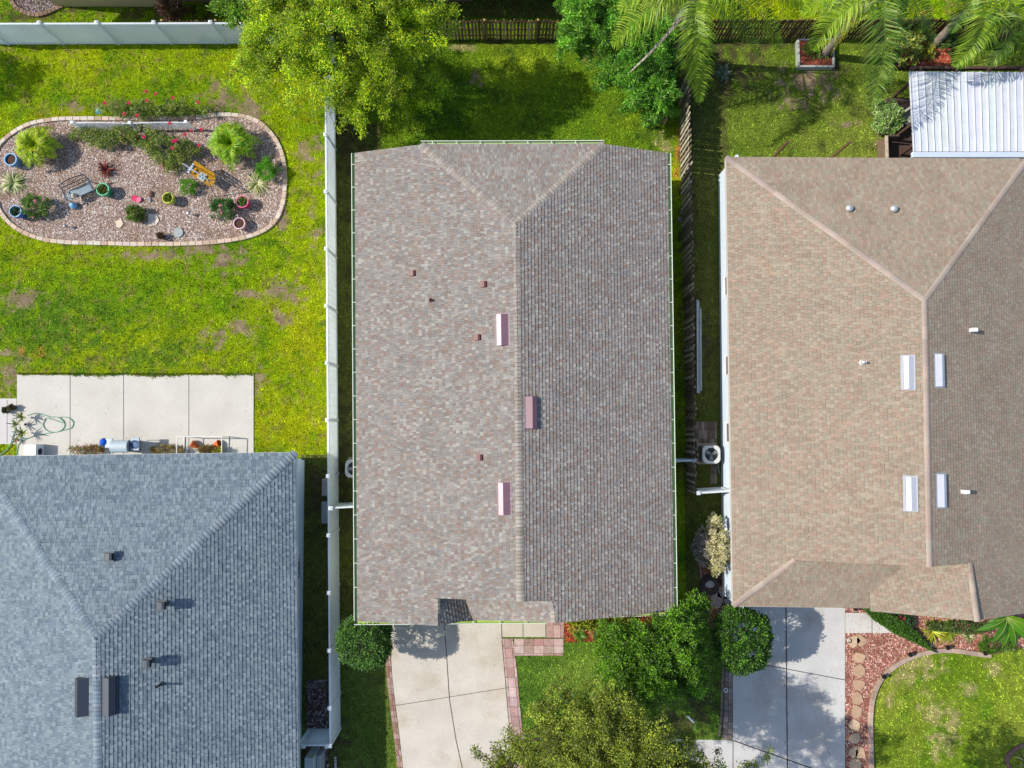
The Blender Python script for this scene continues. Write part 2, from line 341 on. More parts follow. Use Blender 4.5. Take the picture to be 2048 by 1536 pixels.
def pebbles(name, poly, n, size, pal, label, z=.016, cat="gravel", flat=.5):
    xs = [q[0] for q in poly]; ys = [q[1] for q in poly]
    px = RNG.uniform(min(xs), max(xs), n); py = RNG.uniform(min(ys), max(ys), n); k = inpoly(px, py, poly) & (px > -20) & (px < 2070) & (py < 1560); px, py = px[k], py[k]; n = len(px)
    c = np.array([P(a, b, z) for a, b in zip(px, py)]); s = size * RNG.uniform(.5, 1.5, (n, 1)); a = RNG.uniform(0, 6.28, n)
    V = np.empty((n, 5, 3)); off = [(-1, -.6), (1, -.6), (1, .6), (-1, .6)]
    for i, (ox, oy) in enumerate(off):
        ox2 = ox * np.cos(a) - oy * np.sin(a); oy2 = ox * np.sin(a) + oy * np.cos(a)
        V[:, i] = c + np.stack([ox2, oy2, np.zeros(n)], 1) * s * RNG.uniform(.6, 1.1, (n, 1)); V[:, i, 2] += RNG.uniform(0, .3, n) * s[:, 0]
    V[:, 4] = c + np.stack([RNG.uniform(-.3, .3, n), RNG.uniform(-.3, .3, n), np.full(n, flat)], 1) * s
    b = np.arange(n)[:, None] * 5; Fs = np.concatenate([b + np.array(t) for t in ((0, 1, 4), (1, 2, 4), (2, 3, 4), (3, 0, 4))])
    w_ = np.clip((fbm(px / 26, py / 26, 61, 4) - .5) * 4, 0, 1)[:, None]; pc = np.array(pal)[RNG.integers(0, len(pal), n)] * RNG.uniform(.7, 1.25, (n, 1)) * (1 - w_ * np.array([.22, .30, .38])); mb = MB(); mb.array(V.reshape(-1, 3), Fs, np.tile(pc, (4, 1)))
    setp(mb.build(name, "stone"), label, cat, kind="stuff")
pebbles("gravel", BED, 62000, .026, [C(190, 170, 154, 1.2), C(168, 144, 126, 1.2), C(214, 202, 192, 1.2), C(144, 114, 96, 1.2), C(112, 90, 80, 1.2), C(182, 154, 136, 1.2), C(226, 218, 212, 1.2)], "pinkish grey gravel filling the rounded island bed")
pebbles("bark_mulch", BED_R, 26000, .035, [C(196, 138, 124, 1.3), C(176, 112, 98, 1.3), C(214, 164, 148, 1.3), C(146, 98, 84, 1.3), C(224, 194, 178, 1.3), C(164, 136, 104, 1.3)], "reddish bark mulch beside the right hand driveway", cat="mulch")
pebbles("bark_mulch", BED_C, 3500, .035, [C(190, 80, 44), C(150, 54, 30), C(214, 110, 66), C(110, 44, 30)], "orange red mulch in the bed under the front eave of the middle house", .02, "mulch")
pebbles("bark_mulch", MB3, 1800, .035, [C(150, 100, 90), C(120, 76, 70), C(180, 140, 130), C(206, 120, 86)], "purplish mulch beside the white wall of the beige house", cat="mulch")
pebbles("bark_mulch", MB4, 2200, .035, [C(150, 126, 130), C(110, 86, 90), C(190, 176, 180)], "dark mulch inside the curved brick border beyond the white fence", cat="mulch")
pebbles("bark_mulch", MB5, 2000, .04, [C(150, 130, 130), C(96, 72, 70), C(206, 200, 200), C(120, 96, 90)], "grey and brown mulch in the side yard by the grey house gate", cat="mulch")

def kerb_blocks(mb, pts, w, h, step, cols, gap=.012, zz=0):
    pts = [Vector((p[0], p[1], 0)) for p in pts]; acc = 0; i = 0; out = [pts[0]]; d = 0
    for a, b in zip(pts, pts[1:]):
        L = (b - a).length; t = step - d
        while t <= L: out.append(a + (b - a) * (t / L)); t += step
        d = L - (t - step)
    for a, b in zip(out, out[1:]):
        m = (a + b) / 2; e = (b - a); L = e.length - gap
        mb.box((m.x, m.y, zz + h / 2), (max(L, .02), w * random.uniform(.92, 1.05), h * random.uniform(.95, 1.05)), math.atan2(e.y, e.x), vary(random.choice(cols), .08), .012)
mb = MB(); kerb_blocks(mb, [P(a, b) for a, b in BED + [BED[0]]], .19, .1, .34, [C(214, 192, 168), C(196, 172, 148), C(222, 206, 188)])
setp(mb.build("stone_edging", "stone"), "beige stone edging looping round the gravel island bed", "edging")
mb = MB(); kerb_blocks(mb, [P(a, b) for a, b in KERB], .2, .12, .3, [C(190, 168, 150), C(182, 158, 142)], 0)
setp(mb.build("garden_kerb", "concrete"), "smooth curved concrete kerb between the red mulch and right front lawn", "kerb")
mb = MB(); kerb_blocks(mb, [P(a, b) for a, b in curve([(22, -20), (24, 2), (36, 18), (62, 30), (84, 30), (110, 20), (130, 8), (140, -20)], 6)], .2, .1, .2, [C(150, 124, 104), C(132, 108, 90)])
setp(mb.build("brick_edging", "paver"), "curved brick edging round the mulch beyond the white back fence", "edging")
mb = MB(); kerb_blocks(mb, [P(a, b) for a, b in curve([(1447, 1310), (1444, 1380), (1442, 1440), (1436, 1480)], 8)], .1, .08, .3, [C(130, 118, 110)])
setp(mb.build("garden_kerb", "concrete"), "narrow concrete kerb along the shaded lawn by the paver border", "kerb")
mb = MB(); kerb_blocks(mb, [P(a, b) for a, b in curve([(1395, 1110), (1402, 1150), (1405, 1190), (1410, 1240)], 8)], .09, .07, .3, [C(140, 130, 120)])
setp(mb.build("garden_kerb", "concrete"), "short concrete kerb along the mulch beside the white side wall", "kerb")
mb = MB(); kerb_blocks(mb, [P(a, b) for a, b in [(671, 1512), (673, 1590)]], .1, .08, .13, [C(210, 206, 200)], .03)
setp(mb.build("garden_kerb", "stone"), "row of small white edging blocks below the side gate", "kerb")
mb = MB(); kerb_blocks(mb, [P(a, b) for a, b in curve([(1740, 1600), (2004, 1560), (2010, 1520), (2030, 1496), (2060, 1484)], 6)[6:]], .17, .1, .3, [C(130, 104, 96)], 0)
setp(mb.build("garden_kerb", "concrete"), "curved kerb round the planting at the lower right corner", "kerb")

def pavers(name, label, left, right, across, alen, cols, z=.03, gap=.012, jit=.0):
    """brick field between two matching world polylines"""
    mb = MB(); L = curve(left, 12); R = curve(right, 12); n = len(L)
    acc = [0]
    for i in range(1, n): acc.append(acc[-1] + ((Vector(L[i]) + Vector(R[i])) / 2 - (Vector(L[i - 1]) + Vector(R[i - 1])) / 2).length)
    tot = acc[-1]; rows = max(1, int(tot / alen))
    def at(s, t):
        for i in range(1, n):
            if acc[i] >= s or i == n - 1:
                f = (s - acc[i - 1]) / max(1e-6, acc[i] - acc[i - 1]); return (Vector(L[i - 1]).lerp(Vector(L[i]), f)).lerp(Vector(R[i - 1]).lerp(Vector(R[i]), f), t)
    for r in range(rows):
        s0 = tot * r / rows + gap / 2; s1 = tot * (r + 1) / rows - gap / 2; u = 0
        cuts = list(across); off = random.uniform(-jit, jit)
        for a, b in zip(cuts, cuts[1:]):
            w = (Vector(L[0]) - Vector(R[0])).length; g = gap / w / 2; a2 = max(0, min(1, a + (off if a > 0 else 0))) + g; b2 = max(0, min(1, b + (off if b < 1 else 0))) - g
            q = [at(s0, a2), at(s1, a2), at(s1, b2), at(s0, b2)]; hz = z + random.uniform(-.003, .004)
            mb.prism([(p.x, p.y) for p in q], 0, hz, vary(random.choice(cols), .14, .05))
    o = mb.build(name, "paver"); setp(o, kind="structure"); return o
PINK = [C(204, 170, 166), C(192, 154, 150), C(180, 140, 134), C(212, 184, 180), C(196, 162, 154)]
GREYP = [C(170, 150, 146), C(150, 130, 126), C(184, 168, 164), C(140, 120, 112)]
pavers("paver_border", "", PP([(1004, 1277), (1009, 1335), (1016, 1420), (1024, 1500), (1031, 1590)]), PP([(1026, 1277), (1033, 1335), (1041, 1420), (1049, 1500), (1058, 1590)]), [0, .2, .8, 1], .42, PINK)
pavers("paver_walk", "", PP([(1028, 1277), (1127, 1277)]), PP([(1028, 1311), (1127, 1311)]), [0, .42, .86, 1], .42, PINK)
pavers("paver_walk", "", PP([(1092, 1225), (1092, 1275)]), PP([(1128, 1225), (1128, 1275)]), [0, .4, .8, 1], .42, PINK)
pavers("paver_border", "", PP([(771, 1310), (772, 1340), (779, 1405), (789, 1485), (801, 1590)]), PP([(781, 1310), (783, 1340), (790, 1405), (800, 1485), (812, 1590)]), [0, .6, 1], .24, [C(176, 140, 126), C(160, 120, 106), C(190, 160, 150)])
pavers("paver_border", "", PP([(1449, 1330), (1448, 1400), (1446, 1450), (1443, 1479)]), PP([(1465, 1330), (1465, 1400), (1465, 1450), (1465, 1479)]), [0, .5, 1], .24, GREYP)
pavers("paver_pad", "", PP([(1392, 843), (1392, 895)]), PP([(1434, 843), (1434, 895)]), [0, .13, .26, .39, .52, .65, .78, .9, 1], .3, [C(140, 124, 114), C(120, 104, 94), C(160, 146, 136)], .03)
pavers("paver_pad", "", PP([(1420, 930), (1420, 968)]), PP([(1434, 930), (1434, 968)]), [0, .5, 1], .3, [C(140, 124, 114), C(120, 104, 94)], .03)

# ------------------------------------------------------------------ roofs
def plane_of(poly):
    n = Vector((0, 0, 0))
    for a, b in zip(poly, poly[1:] + poly[:1]): n += Vector(((a.y - b.y) * (a.z + b.z), (a.z - b.z) * (a.x + b.x), (a.x - b.x) * (a.y + b.y)))
    n.normalize()
    if n.z < 0: n = -n
    return sum(poly, Vector()) / len(poly), n
def clip2(sub, poly):
    """Sutherland-Hodgman, poly convex and counter-clockwise"""
    out = sub
    for i in range(len(poly)):
        a, b = poly[i], poly[(i + 1) % len(poly)]; inp, out = out, []
        if not inp: return []
        side = lambda p: (b[0] - a[0]) * (p[1] - a[1]) - (b[1] - a[1]) * (p[0] - a[0])
        for j in range(len(inp)):
            p, q = inp[j - 1], inp[j]; sp, sq = side(p), side(q)
            if (sp >= 0) != (sq >= 0):
                t = sp / (sp - sq); out.append((p[0] + (q[0] - p[0]) * t, p[1] + (q[1] - p[1]) * t))
            if sq >= 0: out.append(q)
    return out
def shingles(mb, poly, pal, expo=.143, wmin=.1, wmax=.3, thick=.014, tooth=.5, seed=0, ref=None, patch=1.0, contrast=.1, band=.6, bandw=.022):
    full = poly; poly = ref or poly; c, n = plane_of(poly); u = Vector((0, 0, 1)).cross(n).normalized(); v = n.cross(u)
    if v.z < 0: v = -v; u = -u
    lo = min(poly, key=lambda p: p.z); o = lo - n * (lo - c).dot(n)
    q = [((p - o).dot(u), (p - o).dot(v)) for p in full]
    if sum(q[i][0] * q[(i + 1) % len(q)][1] - q[(i + 1) % len(q)][0] * q[i][1] for i in range(len(q))) < 0: q.reverse()
    umin = min(p[0] for p in q); umax = max(p[0] for p in q); vmax = max(p[1] for p in q); vmin = math.floor(min(p[1] for p in q) / expo + .02) * expo
    W = lambda a, b, e: o + u * a + v * b + n * e
    rnd = random.Random(seed); nz = lambda a, b: float(fbm(np.array([a]), np.array([b]), seed + 5, 3)[0])
    mb.add([W(a, b, -.02) for a, b in q], [tuple(range(len(q)))], mul(pal[-1], .6))
    k = 0; vb = vmin
    while vb < vmax:
        vt = vb + expo; x = umin - rnd.uniform(0, wmax); up = rnd.random() < .5
        cu = [p[0] for p in clip2([(umin - 1, vb), (umax + 1, vb), (umax + 1, vt), (umin - 1, vt)], q)]
        if cu:
            lo_u, hi_u = min(cu), max(cu)
            while x < hi_u:
                w = rnd.uniform(wmin, wmax); x1 = x + w
                if x1 > lo_u:
                    ex = (.006 if up else 0) * tooth * 2
                    r = [(x, vb), (x1 - .006, vb), (x1 - .006, vt + .01), (x, vt + .01)]; rr = clip2(r, q)
                    if len(rr) >= 3:
                        t = nz((x + 50) * .9 * patch, (vb + 50) * .9 * patch); idx = rnd.randrange(len(pal)) if rnd.random() < .72 else int(min(len(pal) - 1, max(0, (t + rnd.gauss(0, .1)) * len(pal))))
                        col = pal[idx]; f = 1 + rnd.uniform(-contrast, contrast); col = mul(col, f * (1.05 if up else .95))
                        el = lambda b: thick * max(0, 1 - (b - vb) / expo) + ex + .003
                        top = [W(a, b, el(b)) for a, b in rr]; bot = []
                        m = len(rr); vs = list(top) + [W(a, b, -.004) for a, b in rr]; fs = [tuple(range(m))]
                        for i in range(m):
                            j = (i + 1) % m; a, b = rr[i], rr[j]
                            if abs(a[1] - b[1]) < 1e-5 and a[1] < vb + expo * .5 or (ex and abs(a[0] - b[0]) < 1e-5): fs.append((i, m + i, m + j, j))
                        mb.add(vs, fs, col)
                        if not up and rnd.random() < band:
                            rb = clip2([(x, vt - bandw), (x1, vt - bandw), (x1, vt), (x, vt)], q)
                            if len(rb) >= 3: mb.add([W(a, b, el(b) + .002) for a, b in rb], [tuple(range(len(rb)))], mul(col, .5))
                x = x1; up = (not up) if rnd.random() < .8 else up
        vb = vt; k += 1
def ridge_caps(mb, A, B, n1, n2, w, step, pal, thick=.018, lift=.02, dark=True):
    """overlapping caps laid from A up to B over two slopes with normals n1, n2"""
    d = (B - A); L = d.length; d.normalize(); s = []
    for nn in (n1, n2):
        q = d.cross(nn)
        if q.z > 0 or (abs(q.z) < 1e-6): q = -q if q.z > 0 else q
        s.append(q.normalized())
    up = (n1 + n2).normalized(); k = max(1, int(L / step)); st = L / k
    for i in range(k):
        c = vary(random.choice(pal), .08, .03); p0 = A + d * st * i; p1 = A + d * (st * (i + 1) + .02)
        row = lambda p, e: [p + s[0] * w + n1 * (lift * .6 + e), p + s[0] * w * .45 + n1 * (lift + e * 1.0) + up * .0, p + up * (lift * 1.1 + e) - (up * .012), p + s[1] * w * .45 + n2 * (lift + e), p + s[1] * w + n2 * (lift * .6 + e)]
        a, b = row(p0, thick), row(p1, 0); lowr = [q - up * (thick + lift) for q in a]
        vs = a + b + lowr; fs = [(j, j + 1, 5 + j + 1, 5 + j) for j in range(4)] + [(j + 1, j, 10 + j, 10 + j + 1) for j in range(4)]
        fs += [(0, 5, 10), (4, 14, 9)]
        mb.add(vs, fs, c)
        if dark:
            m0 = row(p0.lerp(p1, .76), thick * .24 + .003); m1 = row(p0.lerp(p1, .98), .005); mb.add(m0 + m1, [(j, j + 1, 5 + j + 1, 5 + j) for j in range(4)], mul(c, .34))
def tone(pal, sc, keep=.6):
    a = np.array(pal); m = a.mean(0); return [tuple(q) for q in ((m + (a - m) * keep) * np.array(sc)).tolist()]
class Roof:
    def __init__(s): s.polys = []
    def at(s, px, py):
        o = Vector((0, 0, CAMH)); d = (P(px, py, 0) - o).normalized(); best = None
        for poly in s.polys:
            c, n = plane_of(poly); den = d.dot(n)
            if abs(den) < 1e-6: continue
            t = (c - o).dot(n) / den; h = o + d * t
            if inpoly(np.array([h.x]), np.array([h.y]), [(p.x, p.y) for p in poly])[0] and (best is None or t < best[0]): best = (t, h, n)
        return (best[1], best[2]) if best else (P(px, py, 4), Vector((0, 0, 1)))
def axes_on(n, xdir=Vector((0, 1, 0))):
    """matrix whose z is the slope normal, x down the slope"""
    dn = Vector((n.x, n.y, 0)); dn = dn.normalized() if dn.length > 1e-4 else Vector((1, 0, 0))
    x = (dn - n * dn.dot(n)).normalized(); y = n.cross(x)
    return Matrix((x, y, n)).transposed()
def slant_vent(mb, roof, px, py, w, l, h, ctop, cedge, flat=.55):
    """low ridge-side attic vent: flat top that breaks down to the eave side"""
    p, n = roof.at(px, py); A = axes_on(n); T = lambda x, y, z: p + A @ Vector((x, y, z))
    hw, hl = w / 2, l / 2; xb = -hw + w * flat
    v = [T(-hw, -hl, .02), T(-hw, hl, .02), T(xb, hl, h), T(xb, -hl, h), T(hw, -hl, h * .72), T(hw, hl, h * .72), T(hw, -hl, 0), T(hw, hl, 0), T(-hw, -hl, 0), T(-hw, hl, 0), T(xb, -hl, 0), T(xb, hl, 0)]
    mb.add(v, [(0, 3, 2, 1)], ctop); mb.add(v, [(3, 4, 5, 2)], cedge); mb.add(v, [(4, 6, 7, 5)], mul(cedge, .25)); mb.add(v, [(0, 8, 10, 3), (3, 10, 6, 4), (1, 2, 11, 9), (2, 5, 7, 11)], mul(ctop, .7))
    f = [T(-hw - .06, -hl - .06, .02), T(hw + .1, -hl - .06, .02), T(hw + .1, hl + .06, .02), T(-hw - .06, hl + .06, .02)]; mb.add(f, [(0, 1, 2, 3)], mul(ctop, .75))
def gutter(parent, pts, out, step, lip, inner, hang=True):
    """open gutter along an eave polyline; hangers are its sub-parts"""
    mb = MB(); W = .165; a, b = Vector(pts[0]), Vector(pts[1]); o = Vector(out).normalized()
    d = (b - a).normalized(); z = Vector((0, 0, 1))
    prof = [(.0, -.02), (.0, -.12), (W - .02, -.12), (W, -.03), (W, .0), (W - .028, .0), (W - .028, -.02)]
    R0 = [a + o * x + z * y for x, y in prof]; R1 = [b + o * x + z * y for x, y in prof]; m = len(prof)
    for i in range(m - 1): mb.add([R0[i], R0[i + 1], R1[i + 1], R1[i]], [(0, 3, 2, 1)], lip if i >= 3 else inner)
    for R in (R0, R1): mb.add([R[0], R[1], R[2], R[3], R[4]], [(0, 1, 2, 3, 4)], lip)
    g = mb.build("gutter", "paint", parent)
    if hang:
        n = int((b - a).length / step)
        for i in range(n):
            h = MB(); c = a + d * (step * (i + .5)) + o * (W * .5) + z * (-.004)
            h.box(c, (W, .028, .02), math.atan2(o.y, o.x), C(226, 236, 216)); h.build("gutter_hanger", "paint", g)
    return g
def wall(mb, a, b, z0, z1, col, t=.12):
    a, b = Vector((a[0], a[1], 0)), Vector((b[0], b[1], 0)); d = b - a; c = (a + b) / 2
    mb.box((c.x, c.y, (z0 + z1) / 2), (d.length, t, z1 - z0), math.atan2(d.y, d.x), col)
def window(parent, c, w, h, rz, frame, pane):
    """frame with a sill part and its pane"""
    R = Matrix.Rotation(rz, 3, 'Z'); f = MB(); c = Vector(c)
    for s in (-1, 1):
        f.box(c + R @ Vector((s * (w / 2 - .03), -.02, 0)), (.06, .05, h), rz, frame); f.box(c + R @ Vector((0, -.02, s * (h / 2 + .03))), (w + .02, .06, .06), rz, frame)
    f.box(c + R @ Vector((0, -.025, 0)), (w - .12, .04, .04), rz, frame)
    o = f.build("window", "paint", parent)
    g = MB(); g.box(c + R @ Vector((0, -.005, 0)), (w - .12, .03, h), rz, pane); g.build("pane", "glass", o)
    s = MB(); s.box(c + R @ Vector((0, -.03, -h / 2 - .09)), (w + .06, .07, .05), rz, frame); s.build("sill", "paint", o)
    return o

# --- middle house
ZE = 2.8; R1 = Roof()
H1 = thing("shingle_house", "middle house with mottled brown shingle roof, pale green gutters and clipped north hip", "house", P(1024, 760, 0))
NW, SWc, NE, SEc = P(710, 306, ZE), P(715.5, 1242, ZE), P(1334.5, 306, ZE), P(1347.5, 1222, ZE)
hW, hE = P(841, 289, 3.70), P(1208, 288, 3.70); AP = P(1033, 447, 4.87); RS = P(1041, 1203, 4.87)
eW_, eE_ = P(715, 1190, ZE), P(1347, 1196, ZE); kL, kR = P(875, 1190, 3.82), P(1106, 1196, 4.34); pL, pR = P(878, 1251, 3.82), P(1110, 1245, 4.34); vN, vS = P(926, 1197, 2.98), P(948, 1239, 2.86)
kL = RS.lerp(eW_, (kL.x - RS.x) / (eW_.x - RS.x)); kR = RS.lerp(eE_, (kR.x - RS.x) / (eE_.x - RS.x))
eW = P(715, 1190, ZE); eE = P(1347, 1196, ZE)
faces = {'w': [NW, eW, kL, RS, AP, hW], 'w2': [eW, SWc, pL, kL], 'e': [NE, hE, AP, RS, kR, eE], 'e2': [eE, kR, pR, SEc], 'n': [hW, AP, hE], 'c': [kL, pL, vS, vN], 'd': [kR, vN, vS, pR]}
PALC = [C(198, 191, 183, 1.5), C(186, 177, 171, 1.5), C(178, 168, 161, 1.5), C(180, 158, 146, 1.5), C(172, 166, 166, 1.5), C(190, 181, 175, 1.5), C(176, 152, 142, 1.5), C(206, 200, 192, 1.5), C(174, 165, 160, 1.5)]
PALC = tone(PALC, (.70, .712, .685), .78)
rf = MB()
for i, (k, poly) in enumerate(faces.items()):
    R1.polys.append(poly); shingles(rf, poly, PALC, .146, .075, .16, .026, .6, 3 + i, ref={'w2': faces['w'], 'e2': faces['e']}.get(k), contrast=.05)
# gable wall under the main rake and the fascia boards
rf.add([kL, RS, kR, kR - Vector((0, 0, 1.2)), vN - Vector((0, 0, .1)), kL - Vector((0, 0, .9))], [(0, 1, 2, 3, 4, 5)], C(196, 206, 180))
roof1 = rf.build("roof", "shingle", H1)
CAPS = tone([C(200, 190, 178, 1.5), C(186, 174, 164, 1.5), C(206, 198, 188, 1.5), C(178, 164, 154, 1.5)], (.72, .72, .69), .7)
N = {k: plane_of(p)[1] for k, p in faces.items()}
for A_, B_, k1, k2, wd in ((hW, AP, 'w', 'n', .165), (hE, AP, 'e', 'n', .165), (RS, AP, 'w', 'e', .16), (pL, kL, 'w2', 'c', .16), (pR, kR, 'e2', 'd', .16)):
    mb = MB(); ridge_caps(mb, A_, B_, N[k1], N[k2], wd, .15, CAPS, .02, .022); mb.build("ridge_cap", "shingle", H1)
GL, GI = C(232, 240, 222), C(174, 198, 136)
wv = (NW - hW); gutter(H1, (NW, SWc), (-1, 0, 0), 1.0, GL, GI); gutter(H1, (NE, SEc), (1, 0, 0), 1.0, GL, GI); gutter(H1, (hW, hE), (0, 1, 0), 1.0, GL, GI)
gutter(H1, (SWc - Vector((.15, 0, 0)), P(1092, 1239, ZE)), (-.01, -1, 0), 1.1, GL, C(176, 206, 96)); gutter(H1, (P(1125, 1231, ZE), SEc + Vector((.15, 0, 0))), (.04, -1, 0), 1.1, GL, C(176, 206, 96))
for px, py in ((709, 740), (711, 1196), (1346, 705)):
    mb = MB(); p = P(px, py, ZE - .09); mb.lathe(p + Vector((-.05 if px < 1000 else .05, 0, 0)), [(.045, -.02), (.045, .0), (.03, .004), (0, .004)], 12, C(40, 40, 36)); mb.build("gutter_outlet", "rubber", H1)
wm = MB(); x0, x1, y0, y1 = NW.x + .55, NE.x - .45, SEc.y + .35, hW.y - .5
for a, b in (((x0, y0), (x0, y1)), ((x1, y0), (x1, y1)), ((x0, y1), (x1, y1)), ((x0, y0), (x1, y0))): wall(wm, a, b, 0, ZE - .15, C(206, 214, 190))
wm.build("wall", "stucco", H1)
so = MB(); so.add([NW - Vector((0, 0, .14)), NE - Vector((0, 0, .14)), SEc - Vector((0, 0, .14)), SWc - Vector((0, 0, .14))], [(0, 1, 2, 3)], C(214, 220, 200)); so.build("soffit", "paint", H1)
MAU, MAUD = C(150, 112, 122, 1.6), C(190, 168, 172, 1.45)
for px, py in ((1006, 660), (1010, 997), (1061, 825)):
    mb = MB(); slant_vent(mb, R1, px, py, .46, 1.26, .18, MAU, MAUD if px < 1040 else C(132, 96, 106, 1.6)); mb.build("attic_vent", "paint", H1)
def hood_vent(parent, roof, px, py, s, col, mat="paint", raise_=0):
    """small domed hood that opens down the slope"""
    p, n = roof.at(px, py); A = axes_on(n); mb = MB()
    if raise_: mb.lathe(p, [(s * .42, -.05), (s * .42, raise_ + .02)], 14, mul(col, .8)); p = p + Vector((0, 0, raise_)); A = Matrix.Identity(3)
    T = lambda x, y, z: p + A @ Vector((x, y, z))
    prof = [(-.5, .02), (-.42, .34), (-.15, .5), (.2, .52), (.5, .42)]; a = [T(x * s * 1.15, -s * .5, z * s) for x, z in prof]; b = [T(x * s * 1.15, s * .5, z * s) for x, z in prof]
    for i in range(4): mb.add([a[i], a[i + 1], b[i + 1], b[i]], [(0, 1, 2, 3)], col)
    e = [T(.5 * s * 1.15, -s * .5, 0), T(.5 * s * 1.15, s * .5, 0)]
    mb.add(a + [e[0]], [tuple(range(6))], mul(col, .8)); mb.add(b + [e[1]], [tuple(range(5, -1, -1))], mul(col, .8)); mb.add([a[4], e[0], e[1], b[4]], [(0, 1, 2, 3)], mul(col, .15))
    mb.add([T(-.75 * s, -s * .75, .021), T(.7 * s, -s * .75, .021), T(.7 * s, s * .75, .021), T(-.75 * s, s * .75, .021)], [(0, 1, 2, 3)], mul(col, .85))
    mb.build("roof_vent", mat, parent)
def vent_pipe(parent, roof, px, py, r, h, col, boot):
    p, n = roof.at(px, py); mb = MB()
    mb.lathe(p - Vector((0, 0, .05)), [(r, 0), (r, h + .05), (r * .78, h + .05), (r * .78, h - .1), (0, h - .1)], 14, col)
    A = axes_on(n); mb.lathe(p, [(r * 2.4, .012), (r * 2.2, .03), (r * 1.3, .09), (r, .1)], 14, boot, A); mb.build("vent_pipe", "paint", parent)
for px, py in ((826, 547), (968, 569), (956, 675), (960, 915)): hood_vent(H1, R1, px, py, .24, C(112, 66, 62, 1.4))
vent_pipe(H1, R1, 862, 601, .045, .22, C(96, 54, 48), C(130, 96, 86))

# --- grey house
R2 = Roof(); H2 = thing("shingle_house", "house with blue grey shingle hip roof and pale blue walls, black roof vents", "house", P(300, 1250, 0))
e1, e2, e3 = P(591, 905, ZE), P(598, 1640, ZE), P(-47, 913, ZE); a2 = P(192, 1277, 5.05); a3 = P(195, 1640, 5.05); e4 = P(-62, 1640, ZE)
g = {'n': [e1, a2, e3], 'e': [e1, e2, a3, a2], 'w': [e3, a2, a3, e4]}
PALG = [C(178, 190, 196, 1.5), C(158, 171, 180, 1.5), C(166, 178, 187, 1.5), C(140, 154, 168, 1.5), C(174, 186, 192, 1.5), C(150, 163, 175, 1.5), C(186, 197, 202, 1.5)]
PALG = tone(PALG, (.57, .605, .615), .75)
rf = MB()
for i, (k, poly) in enumerate(g.items()): R2.polys.append(poly); shingles(rf, poly, PALG, .146, .08, .18, .02, .6, 23 + i, contrast=.05)
rf.build("roof", "shingle", H2); N2 = {k: plane_of(p)[1] for k, p in g.items()}
CG = tone([C(168, 180, 188, 1.5), C(150, 164, 176, 1.5), C(180, 190, 196, 1.5)], (.64, .67, .69), .8)
for A_, B_, k1, k2 in ((e1, a2, 'e', 'n'), (e3, a2, 'w', 'n'), (a3, a2, 'w', 'e')): mb = MB(); ridge_caps(mb, A_, B_, N2[k1], N2[k2], .165, .16, CG, .02, .022); mb.build("ridge_cap", "shingle", H2)
WB = (.70, .82, .92)
wm = MB(); wx = -9.60; wn = e1.y - .45
wall(wm, (wx, wn), (wx + .05, e2.y), 0, ZE - .12, WB); wall(wm, (wx - .07, wn), (-21.9, wn), 0, ZE - .12, WB); wm.build("wall", "stucco", H2)
so = MB(); so.add([q - Vector((0, 0, .1)) for q in (e1, e2, e4, e3)], [(0, 1, 2, 3)], C(226, 232, 236)); so.build("soffit", "paint", H2)
fa = MB()
for a, b in ((e3, e1), (e1, e2)):
    c = (a + b) / 2; d = b - a; fa.box((c.x, c.y, ZE - .09), (d.length, .03, .16), math.atan2(d.y, d.x), C(206, 212, 214))
fa.build("fascia", "paint", H2)
for py in (1143, 1305, 1444):
    y = P(600, py, 1.3).y; window(H2, (wx + .05 * (wn - y) / (wn - e2.y) + .085, y, 1.33), .85, 1.15, math.pi / 2, C(230, 236, 240), C(30, 36, 44))
for px, py in ((169, 1392), (219, 1390)): mb = MB(); slant_vent(mb, R2, px, py, .5, 1.42, .3, C(70, 76, 86), C(58, 62, 72)); mb.build("attic_vent", "paint", H2)
for px, py, hh in ((224, 1111, .2), (332, 1206, .36), (303, 1320, .36)): hood_vent(H2, R2, px, py, .27, C(70, 78, 86), raise_=hh)
vent_pipe(H2, R2, 323, 1367, .045, .42, C(40, 46, 54), C(80, 88, 98))

# --- beige house
R3 = Roof(); H3 = thing("shingle_house", "house with sandy beige shingle hip roof, pink ridge caps and white side wall", "house", P(1750, 760, 0))
bNW, bNE = P(1452, 314, ZE), P(2056, 318, ZE); bSW = P(1466, 1212, ZE); bA = P(1850, 600, 5.1); bS = P(1860, 1134, 5.1)
zc = 2.8 + .42 * 2.52; hS = P(1590, 1121, 3.58); sV0 = P(1813, 1128, 3.62); sV1 = P(1740, 1186, 3.12); sE = P(1739, 1216, ZE); sE2 = P(1740, 1221, 2.95)
gR0 = P(1951, 1125, 4.72); gR1 = P(1956, 1243, 4.72); eB = Vector((bNE.x + .1, bS.y, ZE)); eB2 = P(2063, 1222, ZE)
gR0 = bS.lerp(eB, (gR0.x - bS.x) / (eB.x - bS.x)); gR1 = P(1956, 1243, gR0.z); b = {'n': [bNW, bA, bNE], 'w': [bNW, bSW, hS, bA], 'w2': [hS, bS, bA], 's': [bSW, sE, sV1, hS], 's2': [hS, sV1, sV0], 'g': [gR0, sV0, sV1, sE2, gR1], 'e': [bNE, bA, bS], 'e3': [bNE, bS, gR0, eB], 'e2': [eB, gR0, gR1, eB2]}
PALB = [C(186, 176, 158, 1.6), C(182, 168, 148, 1.6), C(178, 158, 140, 1.6), C(188, 160, 142, 1.6), C(178, 172, 156, 1.6), C(184, 162, 146, 1.6), C(190, 180, 162, 1.6), C(180, 170, 154, 1.6)]
PALB = tone(PALB, (.87, .84, .79), .6)
rf = MB()
